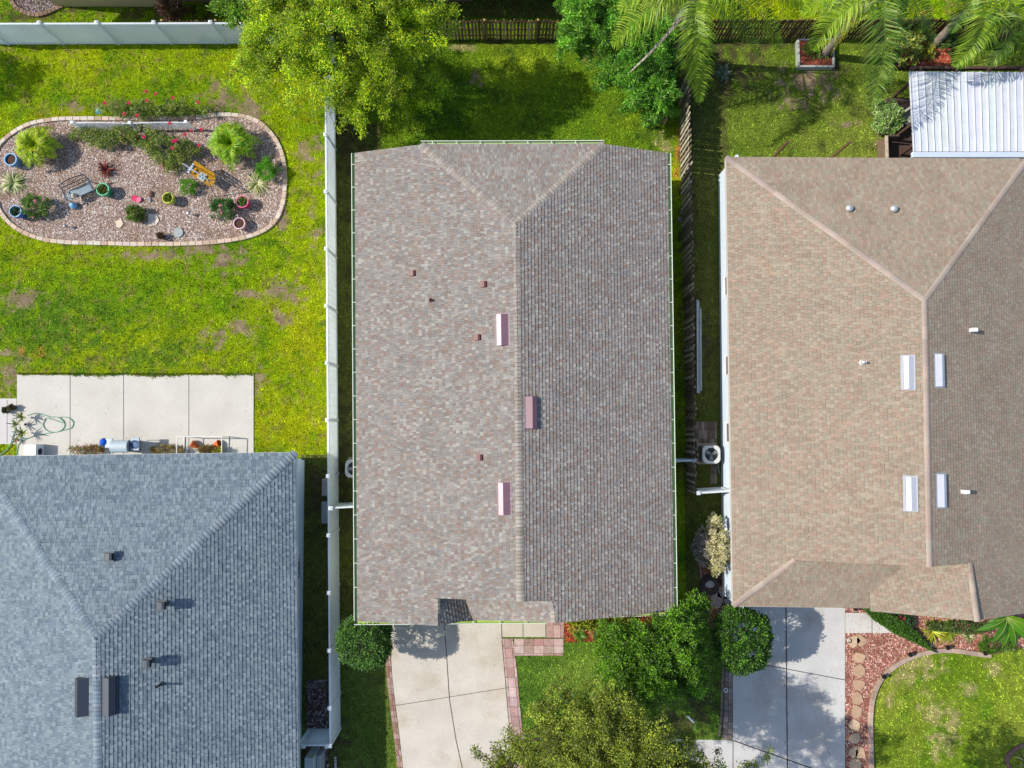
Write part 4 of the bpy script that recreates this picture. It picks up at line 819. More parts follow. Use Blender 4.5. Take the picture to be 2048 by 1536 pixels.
def rosette(mb, c, n, L, W, pal, rise=.7, droop=.9, seg=4, zj=.02, tilt=(0, 0)):
    """strap leaves that rise from the centre and arch over"""
    c = Vector(c)
    for k in range(n):
        a = random.uniform(0, 6.283); l = L * random.uniform(.65, 1.15); r = rise * random.uniform(.5, 1.4); dr = droop * random.uniform(.7, 1.3); col = vary(random.choice(pal), .18)
        d = Vector((math.cos(a), math.sin(a), 0)); s = Vector((-d.y, d.x, 0)); L1 = []; R1 = []
        for i in range(seg + 1):
            t = i / seg; p = c + d * l * t * (.55 + .45 * min(1, dr)) + Vector((tilt[0] * t, tilt[1] * t, l * (r * t - dr * t * t * .9) + zj)); p.z = max(p.z, .02); w = W * (1 - t) ** .6 * (.6 + .8 * t if t < .4 else .92) * .5 + .002
            L1.append(p + s * w + Vector((0, 0, w * .5))); R1.append(p - s * w + Vector((0, 0, w * .5)))
            if i: mb.add([L1[-2], L1[-1], R1[-1], R1[-2]], [(0, 1, 2, 3)], col)
def spiky(name, label, cat, px, py, n, L, W, pal, rise=.7, droop=.9, z=0, group=None, **k):
    p = P(px, py, z); t = thing(name, label, cat, (p.x, p.y, 0), 0, group); mb = MB(); rosette(mb, p, n, L, W, pal, rise, droop, **k); mb.build("leaves", "frond", t)
    s = MB(); s.tube([(p.x, p.y, max(0, z - .05) - .02), (p.x, p.y, z + .08)], [.04, .03], 7, C(110, 92, 70)); s.build("stem", "bark", t); return t
VAR = [C(196, 200, 130, 1.3), C(220, 220, 170, 1.3), C(130, 160, 70, 1.3), C(150, 172, 90, 1.3)]
spiky("spider_plant", "striped cream and green spider plant near the left end of the gravel bed", "plant", 30, 366, 110, .74, .055, VAR)
spiky("spider_plant", "striped yellow green spider plant at the right end of the gravel bed", "plant", 515, 368, 110, .7, .05, [C(206, 206, 140, 1.3), C(226, 222, 170, 1.3), C(150, 166, 84, 1.3)])
spiky("cordyline", "dark red spiky plant behind the iron bench", "plant", 215, 341, 54, .52, .07, [C(120, 34, 44, 1.3), C(90, 30, 36, 1.3), C(150, 60, 50, 1.3), C(110, 80, 40, 1.3)], 1.0, .7)
spiky("cordyline", "small reddish brown spiky plant below the rose bush", "plant", 332, 330, 26, .36, .05, [C(130, 70, 44, 1.3), C(104, 56, 40, 1.3), C(150, 96, 60, 1.3)], .8, .8)
FG = [C(110, 176, 30, 1.3), C(140, 200, 36, 1.3), C(84, 146, 26, 1.3)]
tree("fern", "small bright green feathery fern by the yellow swing", "plant", (378, 371), [(375, 371, .3, (.33, .36, .22))], 46, 40, .09, .1, .016, FG, .02, None, 6)
tree("fern", "bright green feathery fern beside the right hand spider plant", "plant", (534, 339), [(534, 338, .5, (.5, .42, .3))], 70, 44, .1, .12, .018, [C(96, 170, 26, 1.3), C(124, 194, 36, 1.3), C(76, 140, 26, 1.3)], .02, None, 6)
AG = [C(110, 134, 60, 1.3), C(146, 160, 80, 1.3), C(86, 112, 56, 1.3), C(166, 176, 96, 1.3)]
def pot(label, px, py, z, r, h, col, name="plant_pot", soil=C(90, 66, 54), plant=None, cat="pot", lipc=None, taper=.72, group=None, base=None):
    p = P(px, py, z + h); t = thing(name, label, cat, (p.x, p.y, z), 0, group); mb = MB()
    mb.lathe((p.x, p.y, z), [(r * taper, 0), (r * .98, h * .62), (r * 1.02, h * .85), (r * .9, h * .92), (r * 1.0, h * .97), (r * 1.0, h), (r * .84, h), (r * .8, h * .86), (r * .8, h * .8)], 28, col); mb.build("pot_body", "ceramic", t, smooth=True)
    l = MB(); l.lathe((p.x, p.y, z), [(r * .83, h + .004), (r * 1.0, h + .004), (r * 1.03, h - .03), (r * .98, h - .05)], 28, lipc or mul(col, 1.25)); l.build("rim", "ceramic", t)
    s = MB(); s.lathe((p.x, p.y, z), [(r * .82, h * .84), (r * .4, h * .87), (0, h * .87)], 20, soil); s.build("soil", "soil", t)
    if plant:
        q = MB(); c = np.array([[p.x, p.y, z + h * .95]] * 1); n = 300; g = np.clip(RNG.normal(0, 1, (n, 3)), -1.6, 1.6) * np.array([r * .32, r * .32, .03]); leaf_mesh(q, c + g, .6, .13, .06, plant, np.ones(n), -.2); q.build("potted_plant", "leaf", t)
    return t
pot("pale blue glazed pot at the left edge of the gravel bed", 20.5, 318.5, 0, 0.30, .5, C(96, 160, 206), lipc=C(150, 196, 226))
pot("deep blue glazed pot with small leaves beside the pink flowered bush", 30, 422, 0, 0.29, .55, C(20, 100, 196), lipc=C(150, 190, 224), plant=[C(60, 100, 70)])
pot("green glazed pot of brown leaves at the bench end", 205, 378.5, 0, 0.30, .5, C(14, 152, 110), lipc=C(110, 206, 150), plant=[C(120, 140, 50), C(140, 120, 60), C(90, 110, 40)])
pot("yellow green glazed pot with a bushy plant in it", 335, 395.5, 0, 0.26, .48, C(196, 206, 70), plant=[C(120, 140, 40), C(150, 160, 50)])
pot("hot pink glazed pot with a small green plant", 484, 403, 0, 0.29, .48, C(214, 40, 96), lipc=C(240, 120, 150), plant=[C(110, 146, 60), C(140, 166, 80)])
pot("pale pink empty pot near the lower edge of the bed", 478, 446.5, 0, 0.28, .42, C(222, 164, 170), lipc=C(238, 200, 204))
pot("small dark brown pot holding a twiggy plant", 320, 471, 0, .15, .3, C(70, 50, 44), plant=[C(110, 90, 60)])
# small pink saucers, stones, disc
def disc(name, label, cat, px, py, r, z0, h, col, mat="ceramic", tilt=0):
    p = P(px, py, z0); A = Matrix.Rotation(tilt, 3, 'Y'); t = MB(); t.lathe(p, [(0, 0), (r * .9, 0), (r, h * .3), (r, h), (r * .9, h * 1.1), (r * .86, h * .9), (0, h * .9)], 24, col, A); return setp(t.build(name, mat), label, cat)
disc("plant_saucer", "small bright pink saucer lying on the gravel, left of a paler one", "saucer", 270, 397, .14, .015, .06, C(236, 30, 90))
disc("plant_saucer", "small pale pink saucer overlapping the bright pink one", "saucer", 278, 400, .13, .05, .06, C(240, 120, 150))
disc("stepping_stone", "round pale grey stepping stone by the lower bed edge", "stone", 357, 465.5, .24, .012, .07, C(172, 178, 176), "stone")
def flagstone(label, px, py, r, seed, col, n=6, z=.012, h=.05, group=None, rot=0):
    rd = random.Random(seed); p = P(px, py, 0); mb = MB()
    pts = [(p.x + math.cos(rot + 6.283 * k / n) * r * rd.uniform(.6, 1.15), p.y + math.sin(rot + 6.283 * k / n) * r * rd.uniform(.6, 1.15)) for k in range(n)]
    mb.prism(pts, z, z + h, col); return setp(mb.build("flagstone", "stone"), label, "stone", group)
flagstone("cream angular flagstone left of the small olive bush", 240, 448, .26, 3, C(226, 206, 182), 5); flagstone("large cream flagstone right of the small olive bush", 306, 442, .33, 5, C(232, 214, 194), 6)
def rock(label, px, py, r, col, z=0):
    p = P(px, py, 0); mb = MB(); n = 10; ph = random.uniform(0, 6)
    mb.lathe((p.x, p.y, 0), [(r * .8, -.02), (r, r * .25), (r * .85, r * .6), (r * .45, r * .8), (0, r * .82)], n, col, Matrix.Rotation(ph, 3, 'Z') @ Matrix.Diagonal((1, .72, 1))); setp(mb.build("rock", "stone"), label, "rock")
rock("brown rounded rock between pink saucers and yellow green pot", 303, 389, .17, C(124, 92, 82)); rock("small grey rock touching the brown rounded rock", 301, 400, .11, C(150, 150, 156)); rock("pale stone lying on the island bed's top edging", 420, 224, .16, C(206, 190, 166))
rock("small whitish stone at the foot of the side fence", 1360, 440, .16, C(150, 140, 140)); rock("smaller whitish stone above another by the picket fence", 1362, 426, .12, C(140, 128, 124))
def garden_light(label, px, py, h, col, hc):
    p = P(px, py, h); t = thing("garden_light", label, "garden light", (p.x, p.y, 0)); mb = MB(); mb.tube([(p.x, p.y, 0), (p.x, p.y, h)], .018, 6, col); mb.build("stake", "metal", t)
    l = MB(); l.lathe((p.x, p.y, h), [(.0, -.1), (.04, -.1), (.05, 0), (.085, .0), (.07, .03), (0, .05)], 14, hc); l.build("lamp_head", "metal", t)
garden_light("small solar stake light right of the large flagstone", 377, 426, .3, C(90, 90, 94), C(150, 160, 170)); garden_light("small solar stake light below the iron bench", 130, 451, .3, C(80, 80, 84), C(130, 134, 140))
for px, py, l in ((1712, 1218, "black path light at the upper end of the trimmed hedge"), (1822, 1310, "black path light on the kerb where it turns left"), (1769, 1354, "lowest black path light on the curved kerb"), (1897, 1296, "black path light behind the kerb by the grassy plant"), (1972, 1307, "black path light at the kerb's right end")):
    p = P(px, py, .4); t = thing("garden_light", l, "garden light", (p.x, p.y, 0), 0, "black path lights"); mb = MB(); mb.tube([(p.x, p.y, 0), (p.x, p.y, .38)], .016, 6, C(40, 38, 40)); mb.build("stake", "metal", t); q = MB(); q.lathe((p.x, p.y, .38), [(0, -.08), (.05, -.08), (.06, 0), (.11, -.01), (.08, .05), (0, .07)], 12, C(50, 44, 46)); q.build("lamp_head", "metal", t)
for px, py, l in ((1699, 1281, "round white in ground light beside the top stepping stones"), (1859, 1289, "round white in ground light near the hedge tip"), (1451, 1380, "round in ground light on the shaded paver border")):
    p = P(px, py, .03); t = thing("ground_light", l, "garden light", (p.x, p.y, .0)); mb = MB(); mb.lathe((p.x, p.y, .035), [(.05, .012), (.06, .03), (.105, .03), (.11, 0), (.11, -.05)], 20, C(222, 220, 214)); mb.build("light_ring", "paint", t); q = MB(); q.lathe((p.x, p.y, .035), [(0, .02), (.055, .014)], 16, C(70, 84, 90)); q.build("lens", "glass", t)
FS = [C(206, 172, 140), C(196, 162, 132), C(212, 182, 150)]
for i, (px, py, w) in enumerate([(1708, 1281, "left half of the pair at the top"), (1721, 1280, "right half of the pair at the top"), (1716, 1313, "first single one below the top pair"), (1717, 1341, "second below the top pair"), (1715, 1367, "third below the top pair"), (1713, 1396, "fourth below the top pair, at the shadow edge"), (1711, 1424, "fifth below the top pair, in shade"), (1709, 1451, "sixth below the top pair, in shade"), (1709, 1477, "seventh below the top pair, in shade"), (1706, 1503, "left of two near the bottom edge"), (1719, 1505, "right of two near the bottom edge"), (1711, 1528, "at the bottom picture edge")]):
    flagstone("tan flagstone in the red mulch, " + w, px, py, .3, 30 + i, random.choice(FS), 7, .025, .04, "stepping stones in the red mulch", i)
# small palms in the bed
def frond(mb, pts, n, ll, W, pal, lat=.75, drop=.5, fwd=.5, rach=.014, stem=.12, rcol=None, twist=0.0, plume=.25):
    """feather leaf: rachis through world points, leaflets on both sides"""
    c = [Vector(q) for q in curve(pts, 8)]; rcol = rcol or pal[0]; mb.tube(c, [rach * (1.3 - 1.1 * i / (len(c) - 1)) for i in range(len(c))], 5, rcol, cap=False)
    for k in range(n):
        t = stem + (1 - stem) * (k + random.random() * .6) / n; f = t * (len(c) - 1); i = min(int(f), len(c) - 2); p = c[i].lerp(c[i + 1], f - i); d = (c[i + 1] - c[i]).normalized()
        s = d.cross(Vector((0, 0, 1)))
        s = s.normalized() if s.length > 1e-3 else Vector((1, 0, 0)); up = s.cross(d)
        env = math.sin(min(1, (t * .9 + .14)) * math.pi) ** .6
        for sg in (-1, 1):
            l = ll * env * random.uniform(.8, 1.15); pl = random.uniform(-plume, plume)
            e = (s * sg * lat + d * fwd * random.uniform(.7, 1.3) + up * (.25 + pl)).normalized(); l *= 1.22; m = p + e * l * .5; q = m + (e + Vector((0, 0, -drop * random.uniform(.7, 1.4)))).normalized() * l * .55
            ww = e.cross(up).normalized() * W * .5 + up * W * .12 * sg; col = vary(random.choice(pal), .2)
            mb.add([p - ww * .4, p + ww * .4, m + ww, m - ww, q], [(0, 1, 2, 3), (3, 2, 4)], col)
def small_palm(label, px, py, z, n, L, pal, base):
    p = P(px, py, z); t = thing("dwarf_palm", label, "palm", (p.x, p.y, 0)); s = MB(); s.tube([(p.x, p.y, -.03), (p.x, p.y, z * .6), (p.x, p.y, z)], [.11, .09, .06], 9, C(110, 92, 66)); s.build("trunk", "bark", t)
    for k in range(n):
        a = 6.283 * (k * .381966) + random.uniform(-.15, .15); inner = k / n; l = L * random.uniform(.85, 1.1) * (1 - .15 * inner); d = Vector((math.cos(a), math.sin(a), 0)); h = .25 + .7 * inner
        mb = MB(); frond(mb, [p, p + d * l * .35 * (1 - .3 * inner) + Vector((0, 0, l * .32 * h * 1.4)), p + d * l * .72 * (1 - .35 * inner) + Vector((0, 0, l * .30 * h * 1.5)), p + d * l * (1 - .3 * inner) + Vector((0, 0, l * (-.25 + .55 * inner)))], 34, .3, .036, pal, .8, .25, .55, .012, .08); mb.build("frond", "frond", t)
SP = [C(150, 182, 16, 1.05), C(178, 198, 26, 1.05), C(116, 156, 18, 1.05), C(196, 200, 44, 1.05)]
small_palm("bushy yellow green dwarf palm at the left end of the gravel bed", 74, 292, .6, 32, 1.1, SP, None); small_palm("bushy green dwarf palm at the right end of the gravel bed", 463, 288, .65, 34, 1.25, [C(128, 174, 16, 1.05), C(156, 192, 24, 1.05), C(94, 146, 18, 1.05), C(182, 198, 44, 1.05)], None)
# queen palms beyond the middle house
QP = [C(126, 164, 26, 1.42), C(152, 184, 40, 1.42), C(98, 140, 26, 1.42), C(176, 200, 70, 1.42)]; QPD = [C(94, 136, 36, 1.42), C(120, 156, 50, 1.42), C(74, 112, 34, 1.42), C(156, 180, 90, 1.42)]
def queen_palm(label, base, zc, cpx, fr, dead=()):
    b0 = P(*base); c = P(*cpx, zc); t = thing("queen_palm", label, "palm", (b0.x, b0.y, 0)); s = MB(); pts = [Vector((b0.x, b0.y, -.05)), b0.lerp(c, .5) + Vector((0, 0, 0)), c]
    s.tube([b0.lerp(c, k / 24) - Vector((0, 0, .05)) for k in range(25)], [(.19 - .05 * k / 24) * (1.05 if k % 2 else .97) for k in range(25)], 12, C(150, 138, 124)); s.build("trunk", "bark", t)
    for path, pal, ll, n in fr:
        pts = [c] + [P(*q) for q in path]; mb = MB(); frond(mb, pts, n, ll, .042, pal, .85, .75, .45, .022, .14, None, 0, .35); mb.build("frond", "frond", t)
    for path, pal in dead:
        pts = [c] + [P(*q) for q in path]; mb = MB(); frond(mb, pts, 46, .26, .03, pal, .25, 1.2, .9, .03, .3, C(206, 194, 182), 0, .1); b0_, b1_ = Vector(pts[0]).lerp(pts[1], .35), Vector(pts[1]).lerp(pts[2], .55); dd_ = (b1_ - b0_); sd_ = dd_.cross(Vector((0, 0, 1))).normalized(); mb.add([b0_, b0_.lerp(b1_, .4) + sd_ * .16, b0_.lerp(b1_, .75) + sd_ * .13, b1_, b0_.lerp(b1_, .75) - sd_ * .05 + Vector((0, 0, -.06)), b0_.lerp(b1_, .4) - sd_ * .05 + Vector((0, 0, -.08))], [(0, 1, 5), (1, 2, 4, 5), (2, 3, 4)], C(206, 198, 200, 1.1)); mb.build("dead_frond", "frond", t)
    return t
YP = [C(206, 190, 50, 1.25), C(226, 206, 70, 1.25), C(176, 176, 50, 1.25)]
queen_palm("tall queen palm on the fence corner with one dead frond", (1338, 128), 5.6, (1403, -28),
    [([(1392, 30, 6.1), (1387, 110, 5.4), (1390, 180, 4.2)], QP, .75, 110), ([(1398, 60, 6.0), (1403, 130, 5.0), (1398, 212, 3.6)], QP, .7, 100), ([(1330, -5, 6.0), (1270, 45, 5.2), (1220, 95, 4.1)], QP, .8, 100), ([(1340, -30, 6.2), (1280, -10, 5.6), (1235, 25, 4.8)], QP, .75, 90),
     ([(1470, -10, 6.1), (1530, 40, 5.2), (1562, 100, 4.0)], QP, .8, 105), ([(1450, 10, 5.9), (1490, 60, 5.0), (1522, 118, 3.6)], QPD, .7, 95), ([(1480, -40, 6.2), (1560, -20, 5.6), (1610, 20, 4.8)], QP, .75, 90), ([(1403, -90, 6.2), (1400, -150, 5.4), (1400, -200, 4.4)], QP, .7, 60)],
    [([(1372, 22, 5.2), (1320, 85, 4.4), (1254, 150, 3.2)], [C(206, 192, 180, 1.1), C(186, 166, 150, 1.1)])])
queen_palm("queen palm rising from the white framed planter with one yellow frond", (1645, 112), 6.1, (1778, -48),
    [([(1725, -5, 6.5), (1665, 45, 5.8), (1622, 105, 4.5)], QP, .75, 100), ([(1768, 10, 6.6), (1768, 110, 6.0), (1738, 222, 4.8)], QPD, .95, 110), ([(1730, 10, 6.0), (1684, 60, 5.2), (1662, 112, 3.8)], YP, .36, 80), ([(1720, -35, 6.5), (1650, 0, 5.9), (1600, 30, 5.1)], QP, .7, 90), ([(1810, -25, 6.5), (1845, 35, 5.7), (1868, 92, 4.5)], QPD, .7, 95), ([(1790, 0, 6.3), (1803, 50, 5.5), (1812, 100, 4.3)], QPD, .6, 80), ([(1790, -100, 6.5), (1800, -140, 5.9), (1810, -180, 4.9)], QP, .7, 60)])
queen_palm("queen palm with a bare grey leaning trunk above the dark mulch bed", (1862, 96), 4.6, (1998, -48),
    [([(1978, 20, 5.3), (1955, 80, 4.8), (1905, 138, 3.9)], QP, .8, 100), ([(2000, 30, 5.3), (2024, 70, 4.8), (1972, 138, 3.7)], QPD, .75, 95), ([(2020, 0, 5.3), (2044, 50, 4.8), (2062, 110, 3.9)], QP, .75, 95), ([(1950, -5, 4.3), (1925, 25, 3.7), (1900, 70, 3.0)], QPD, .6, 80), ([(2020, -30, 4.3), (2070, -10, 3.8), (2110, 30, 3.0)], QP, .7, 80), ([(1960, 0, 3.9), (1955, 18, 3.5), (1962, 36, 3.0)], [C(176, 164, 120, 1.25), C(150, 140, 90, 1.25)], .3, 40), ([(1930, -40, 4.2), (1880, -40, 3.7), (1830, -10, 3.0)], QP, .7, 80)])
# plants of the right hand planters
shrub("dense small shrub under the planter palm", 1630, 96, .35, (.55, .45, .3), [C(96, 120, 44, 1.3), C(120, 140, 56, 1.3)], 60, 30)
spiky("strap_plant", "strappy green plant at the right of the white planter", "plant", 1648, 108, 50, .5, .04, [C(90, 140, 50, 1.3), C(120, 166, 66, 1.3)], .9, .7, .15)
shrub("yellow variegated croton bush in the dark mulch bed", 1812, 92, .7, (.75, .75, .6), [C(176, 180, 70, 1.3), C(110, 140, 50, 1.3), C(196, 196, 100, 1.3), C(80, 116, 44, 1.3)], 110, 34, .14, .05)
shrub("dark green bush behind the croton by the brown fence", 1825, 60, .8, (.6, .4, .6), [C(80, 116, 40, 1.3), C(64, 96, 36, 1.3)], 60, 34, .12, .05)
shrub("small yellow leaved bush at the palm trunk foot", 1852, 106, .35, (.4, .35, .3), [C(196, 196, 60, 1.3), C(150, 160, 50, 1.3)], 40, 30)
shrub("low green shrub right of the palm trunk foot", 1893, 82, .5, (.6, .5, .4), [C(84, 120, 50, 1.3), C(110, 140, 60, 1.3)], 60, 30)
spiky("agave", "dark blue green agave in shade beside the picket fence", "plant", 1446, 150, 22, .6, .12, [C(70, 100, 84, 1.3), C(90, 120, 100, 1.3)], .9, .5, .1)
# bed of the middle house
shrub("row of yellow green leaved croton under the front eave", 1190, 1243, .5, (1.4, .28, .4), [C(170, 180, 26, 1.3), C(196, 196, 40, 1.3), C(110, 140, 30, 1.3), C(60, 80, 30, 1.3)], 100, 30, .11, .055)
spiky("strap_plant", "green liriope clump at the bed corner by the pink pavers", "plant", 1160, 1270, 90, .42, .025, [C(96, 150, 36, 1.3), C(130, 176, 50, 1.3), C(70, 120, 34, 1.3)], .9, .8)
spiky("strap_plant", "pale striped grass clump right of the liriope", "plant", 1191, 1267, 70, .36, .02, [C(186, 190, 120, 1.3), C(150, 160, 90, 1.3)], .9, .8)
spiky("strap_plant", "yellow grass clump beside the top of the front drive bed", "plant", 1145, 1258, 40, .3, .03, [C(206, 196, 70, 1.3), C(170, 160, 60, 1.3)], .9, .8)
# bed of the beige house
hd = thing("trimmed_hedge", "clipped narrow wedge of green hedge running down to the kerb", "hedge", P(1800, 1260, 0)); mb = MB(); hp = [(1722, 1213), (1745, 1218), (1790, 1232), (1832, 1262), (1868, 1303), (1830, 1286), (1785, 1265), (1745, 1238)]
n = 16000; px = RNG.uniform(1718, 1870, n); py = RNG.uniform(1208, 1306, n); k = inpoly(px, py, hp); px, py = px[k], py[k]; zz = RNG.uniform(.15, 1.0, len(px)) ** .5 * .72
edge = 1 - .5 * np.clip((px - 1790) / 80, 0, 1); pos = np.array([P(a, b2, z * e) for a, b2, z, e in zip(px, py, zz, edge)]); leaf_mesh(mb, pos, .6, .075, .04, [C(76, 124, 26, 1.3), C(98, 146, 32, 1.3), C(58, 98, 24, 1.3)], np.ones(len(px)), -.3); mb.build("foliage", "leaf", hd)
hs = MB(); q = [P(a, b2, 0) for a, b2 in hp]; hs.prism([(v.x, v.y) for v in q], 0, .28, C(60, 66, 34)); hs.build("stems", "bark", hd)
shrub("low bush with hot pink blooms under the beige house eave", 1806, 1240, .3, (.5, .25, .28), [C(50, 90, 40, 1.3), C(70, 110, 46, 1.3)], 40, 28, flowers=[(1795, 1237, .5), (1803, 1241, .5), (1800, 1234, .5), (1812, 1246, .45), (1808, 1238, .5), (1815, 1249, .4)], fcol=C(240, 40, 100))
spiky("strap_plant", "yellow green strap leaved plant right of the hedge", "plant", 1862, 1262, 46, .72, .06, [C(190, 200, 30, 1.3), C(166, 184, 36, 1.3), C(206, 206, 60, 1.3)], .8, .8)
spiky("strap_plant", "wide yellow green grassy clump below the gable eave", "plant", 1895, 1262, 110, .75, .03, [C(170, 184, 40, 1.3), C(140, 164, 40, 1.3), C(196, 196, 76, 1.3)], .7, .9)
shrub("dark green shrub row in the shade of the beige eave", 1925, 1253, .35, (1.6, .26, .35), [C(70, 96, 36, 1.3), C(90, 116, 44, 1.3), C(110, 130, 60, 1.3)], 90, 30)
spiky("spider_plant", "cream striped grass clump left of the banana plant", "plant", 1936, 1272, 50, .4, .03, VAR, .8, .8)
shrub("low dark green groundcover under the banana leaves", 1990, 1290, .25, (.9, .35, .25), [C(80, 116, 26, 1.3), C(100, 140, 30, 1.3)], 80, 30, .07, .04)
def banana(label, px, py, z):
    c = P(px, py, z); b0 = Vector((c.x, c.y, 0)); t = thing("banana_plant", label, "plant", b0); s = MB(); s.tube([b0 - Vector((0, 0, .03)), (c.x, c.y, z * .6), (c.x, c.y, z)], [.12, .1, .05], 9, C(130, 150, 60)); s.build("trunk", "bark", t)
    for a, l, w, pit in ((-95, 1.2, .34, .1), (-70, 1.5, .42, .15), (-120, 1.25, .38, .3), (-150, 1.3, .34, .1), (-45, 1.6, .45, .3), (-20, 1.5, .4, .4), (-168, .8, .24, .2), (-84, 1.5, .36, .0), (-55, 1.1, .34, -.1), (-135, 1.0, .3, -.2), (-62, 1.0, .3, -.2), (-105, .9, .28, -.1)):
        a = math.radians(a + random.uniform(-6, 6)); d = Vector((math.cos(a), math.sin(a), 0)); sd = Vector((-d.y, d.x, 0)); col = vary(random.choice([C(100, 166, 20, 1.8), C(126, 180, 28, 1.8), C(82, 146, 24, 1.8)]), .1); mb = MB(); rows = []
        for i in range(10):
            u = i / 9; p = c + d * l * u + Vector((0, 0, l * (pit * u + .35 * u - .75 * u * u))); ww = w * .5 * (math.sin(math.pi * min(1, .06 + u * .96)) ** .55) * (1 if u > .08 else .3); rows.append((p + sd * ww + Vector((0, 0, -ww * .3)), p, p - sd * ww + Vector((0, 0, -ww * .3))))
        for r0_, r1_ in zip(rows, rows[1:]): mb.add([r0_[0], r1_[0], r1_[1], r0_[1]], [(0, 1, 2, 3)], vary(col, .05)); mb.add([r0_[1], r1_[1], r1_[2], r0_[2]], [(0, 1, 2, 3)], vary(mul(col, .92), .05))
        mb.tube([r[1] + Vector((0, 0, .006)) for r in rows], [.016 * (1 - i / 11) for i in range(10)], 5, C(190, 206, 110)); mb.build("banana_leaf", "frond", t)
banana("banana plant with broad glossy leaves below the beige house eave", 2014, 1234, 1.7)
spiky("strap_plant", "pale grassy plant at the lower right picture corner", "plant", 2048, 1520, 40, .7, .05, [C(196, 190, 140, 1.3), C(150, 160, 80, 1.3)], .9, .6)
# dry plants along the grey house eave
for px, pal, l in ((175, [C(120, 140, 50), C(150, 150, 80), C(180, 80, 70)], "low mixed succulents under the grey eave, left of the grill"), (330, [C(170, 146, 80), C(140, 120, 60), C(190, 170, 110)], "dry straw coloured plants under the eave right of the grill"), (418, [C(150, 120, 60), C(120, 100, 50)], "brown dry plants inside the white pipe frame")):
    shrub(l, px, 900, .3, (.75 if px < 400 else .4, .16, .22), pal, 36, 26, .12, .03)
shrub("yellow green herb growing between the terracotta pots", 439, 903, .3, (.2, .14, .2), [C(190, 190, 40), C(170, 176, 40)], 16, 30)
spiky("aloe", "green aloe at the top of the cluster on the patio", "plant", 46, 834, 24, .46, .07, AG, .9, .35, .3, "aloes on the patio"); spiky("aloe", "small green aloe left of centre on the slab edge", "plant", 33, 849, 22, .4, .06, AG, .9, .35, .3, "aloes on the patio"); spiky("aloe", "green aloe lowest in the cluster by the hose", "plant", 47, 865, 24, .46, .07, AG, .9, .35, .3, "aloes on the patio")
spiky("bromeliad", "small brown green bromeliad below the aloes", "plant", 33, 879, 20, .3, .05, [C(130, 110, 50), C(110, 130, 50), C(170, 96, 50)], .9, .5, .1)
pot("dark pot with a curled plant on the left slab", 10, 820, .036, .14, .2, C(70, 66, 50), plant=[C(80, 84, 50)], taper=.8); pot("smaller dark brown pot beside the curled plant", 22, 815, .036, .13, .24, C(76, 60, 50), plant=[C(100, 90, 60)], taper=.8)
pot("tiny white pot among the aloes", 51, 849, .04, .07, .14, C(200, 196, 190), taper=.8)

# ------------------------------------------------------------------ things in the yards
def local_part(parent, name, mat, fn):
    mb = MB(); fn(mb); return mb.build(name, mat, parent, local=True)
# iron bench in the gravel bed
p = P(164, 384, .25); bench = thing("garden_bench", "slatted dark iron bench with curved back on the gravel", "bench", (p.x, p.y, 0), math.radians(25)); IR = C(120, 146, 160); IRD = C(64, 74, 80)
def f(mb):
    for k in range(7): mb.box((0, -.20 + k * .066, .42), (1.22, .042, .022), 0, IR)
local_part(bench, "seat", "metal", f)
def f(mb):
    for x in (-.62, .62): mb.tube([(x, .24, .42), (x, .40, .86)], .02, 6, IRD)
    mb.tube([(-.62 + 1.24 * k / 12, .40 + .02 * math.sin(math.pi * k / 12), .86 + .09 * math.sin(math.pi * k / 12)) for k in range(13)], .024, 6, IRD)
    for z, y in ((.5, .27), (.68, .335)): mb.tube([(-.62, y, z), (.62, y, z)], .016, 6, IRD)
    for k in range(14):
        x = -.56 + k * .086; mb.tube([(x, .27, .5), (x + .05, .30, .59), (x - .01, .335, .68), (x + .04, .37, .78), (x, .40, .88)], .009, 5, IRD)
local_part(bench, "backrest", "metal", f)
for sx in (-1, 1):
    def f(mb):
        mb.tube([(sx * .64, .28, .62), (sx * .64, .05, .64), (sx * .64, -.2, .63), (sx * .64, -.28, .56)], .028, 6, IR)
        for k in range(5): mb.tube([(sx * .64, .22 - k * .1, .44), (sx * .64, .2 - k * .1, .62)], .01, 5, IR)
    local_part(bench, "armrest", "metal", f)
    for y in (-.24, .24): local_part(bench, "leg", "metal", lambda mb: mb.tube([(sx * .62, y * 1.15, 0), (sx * .62, y, .25), (sx * .62, y, .45)], .022, 6, IRD))
q = P(149, 392, .45); mb = MB(); mb.lathe((q.x, q.y, .44), [(.1, 0), (.13, .05), (.1, .12), (.05, .18), (0, .2)], 14, C(216, 206, 176)); setp(mb.build("garden_ornament", "stone"), "small cream ornament sitting on the iron bench seat", "ornament")
q = P(145, 410, .2); mb = MB(); mb.lathe((q.x, q.y, .0), [(.0, .0), (.14, .02), (.17, .12), (.14, .24), (.06, .3), (0, .31)], 18, C(124, 184, 222)); setp(mb.build("garden_ornament", "ceramic", smooth=True), "pale blue rounded ornament at the bench's lower left foot", "ornament")
q = P(200, 225, .3); mb = MB()
for k in range(8): a = k * .785; mb.add([(q.x, q.y, .42), (q.x + math.cos(a) * .16, q.y + math.sin(a) * .16, .46), (q.x + math.cos(a + .5) * .14, q.y + math.sin(a + .5) * .14, .4)], [(0, 1, 2)], C(160, 220, 226))
mb.tube([(q.x, q.y, 0), (q.x, q.y, .42)], .012, 5, C(140, 150, 150)); setp(mb.build("pinwheel", "petal"), "small pale turquoise pinwheel among the roses on the lawn", "ornament")
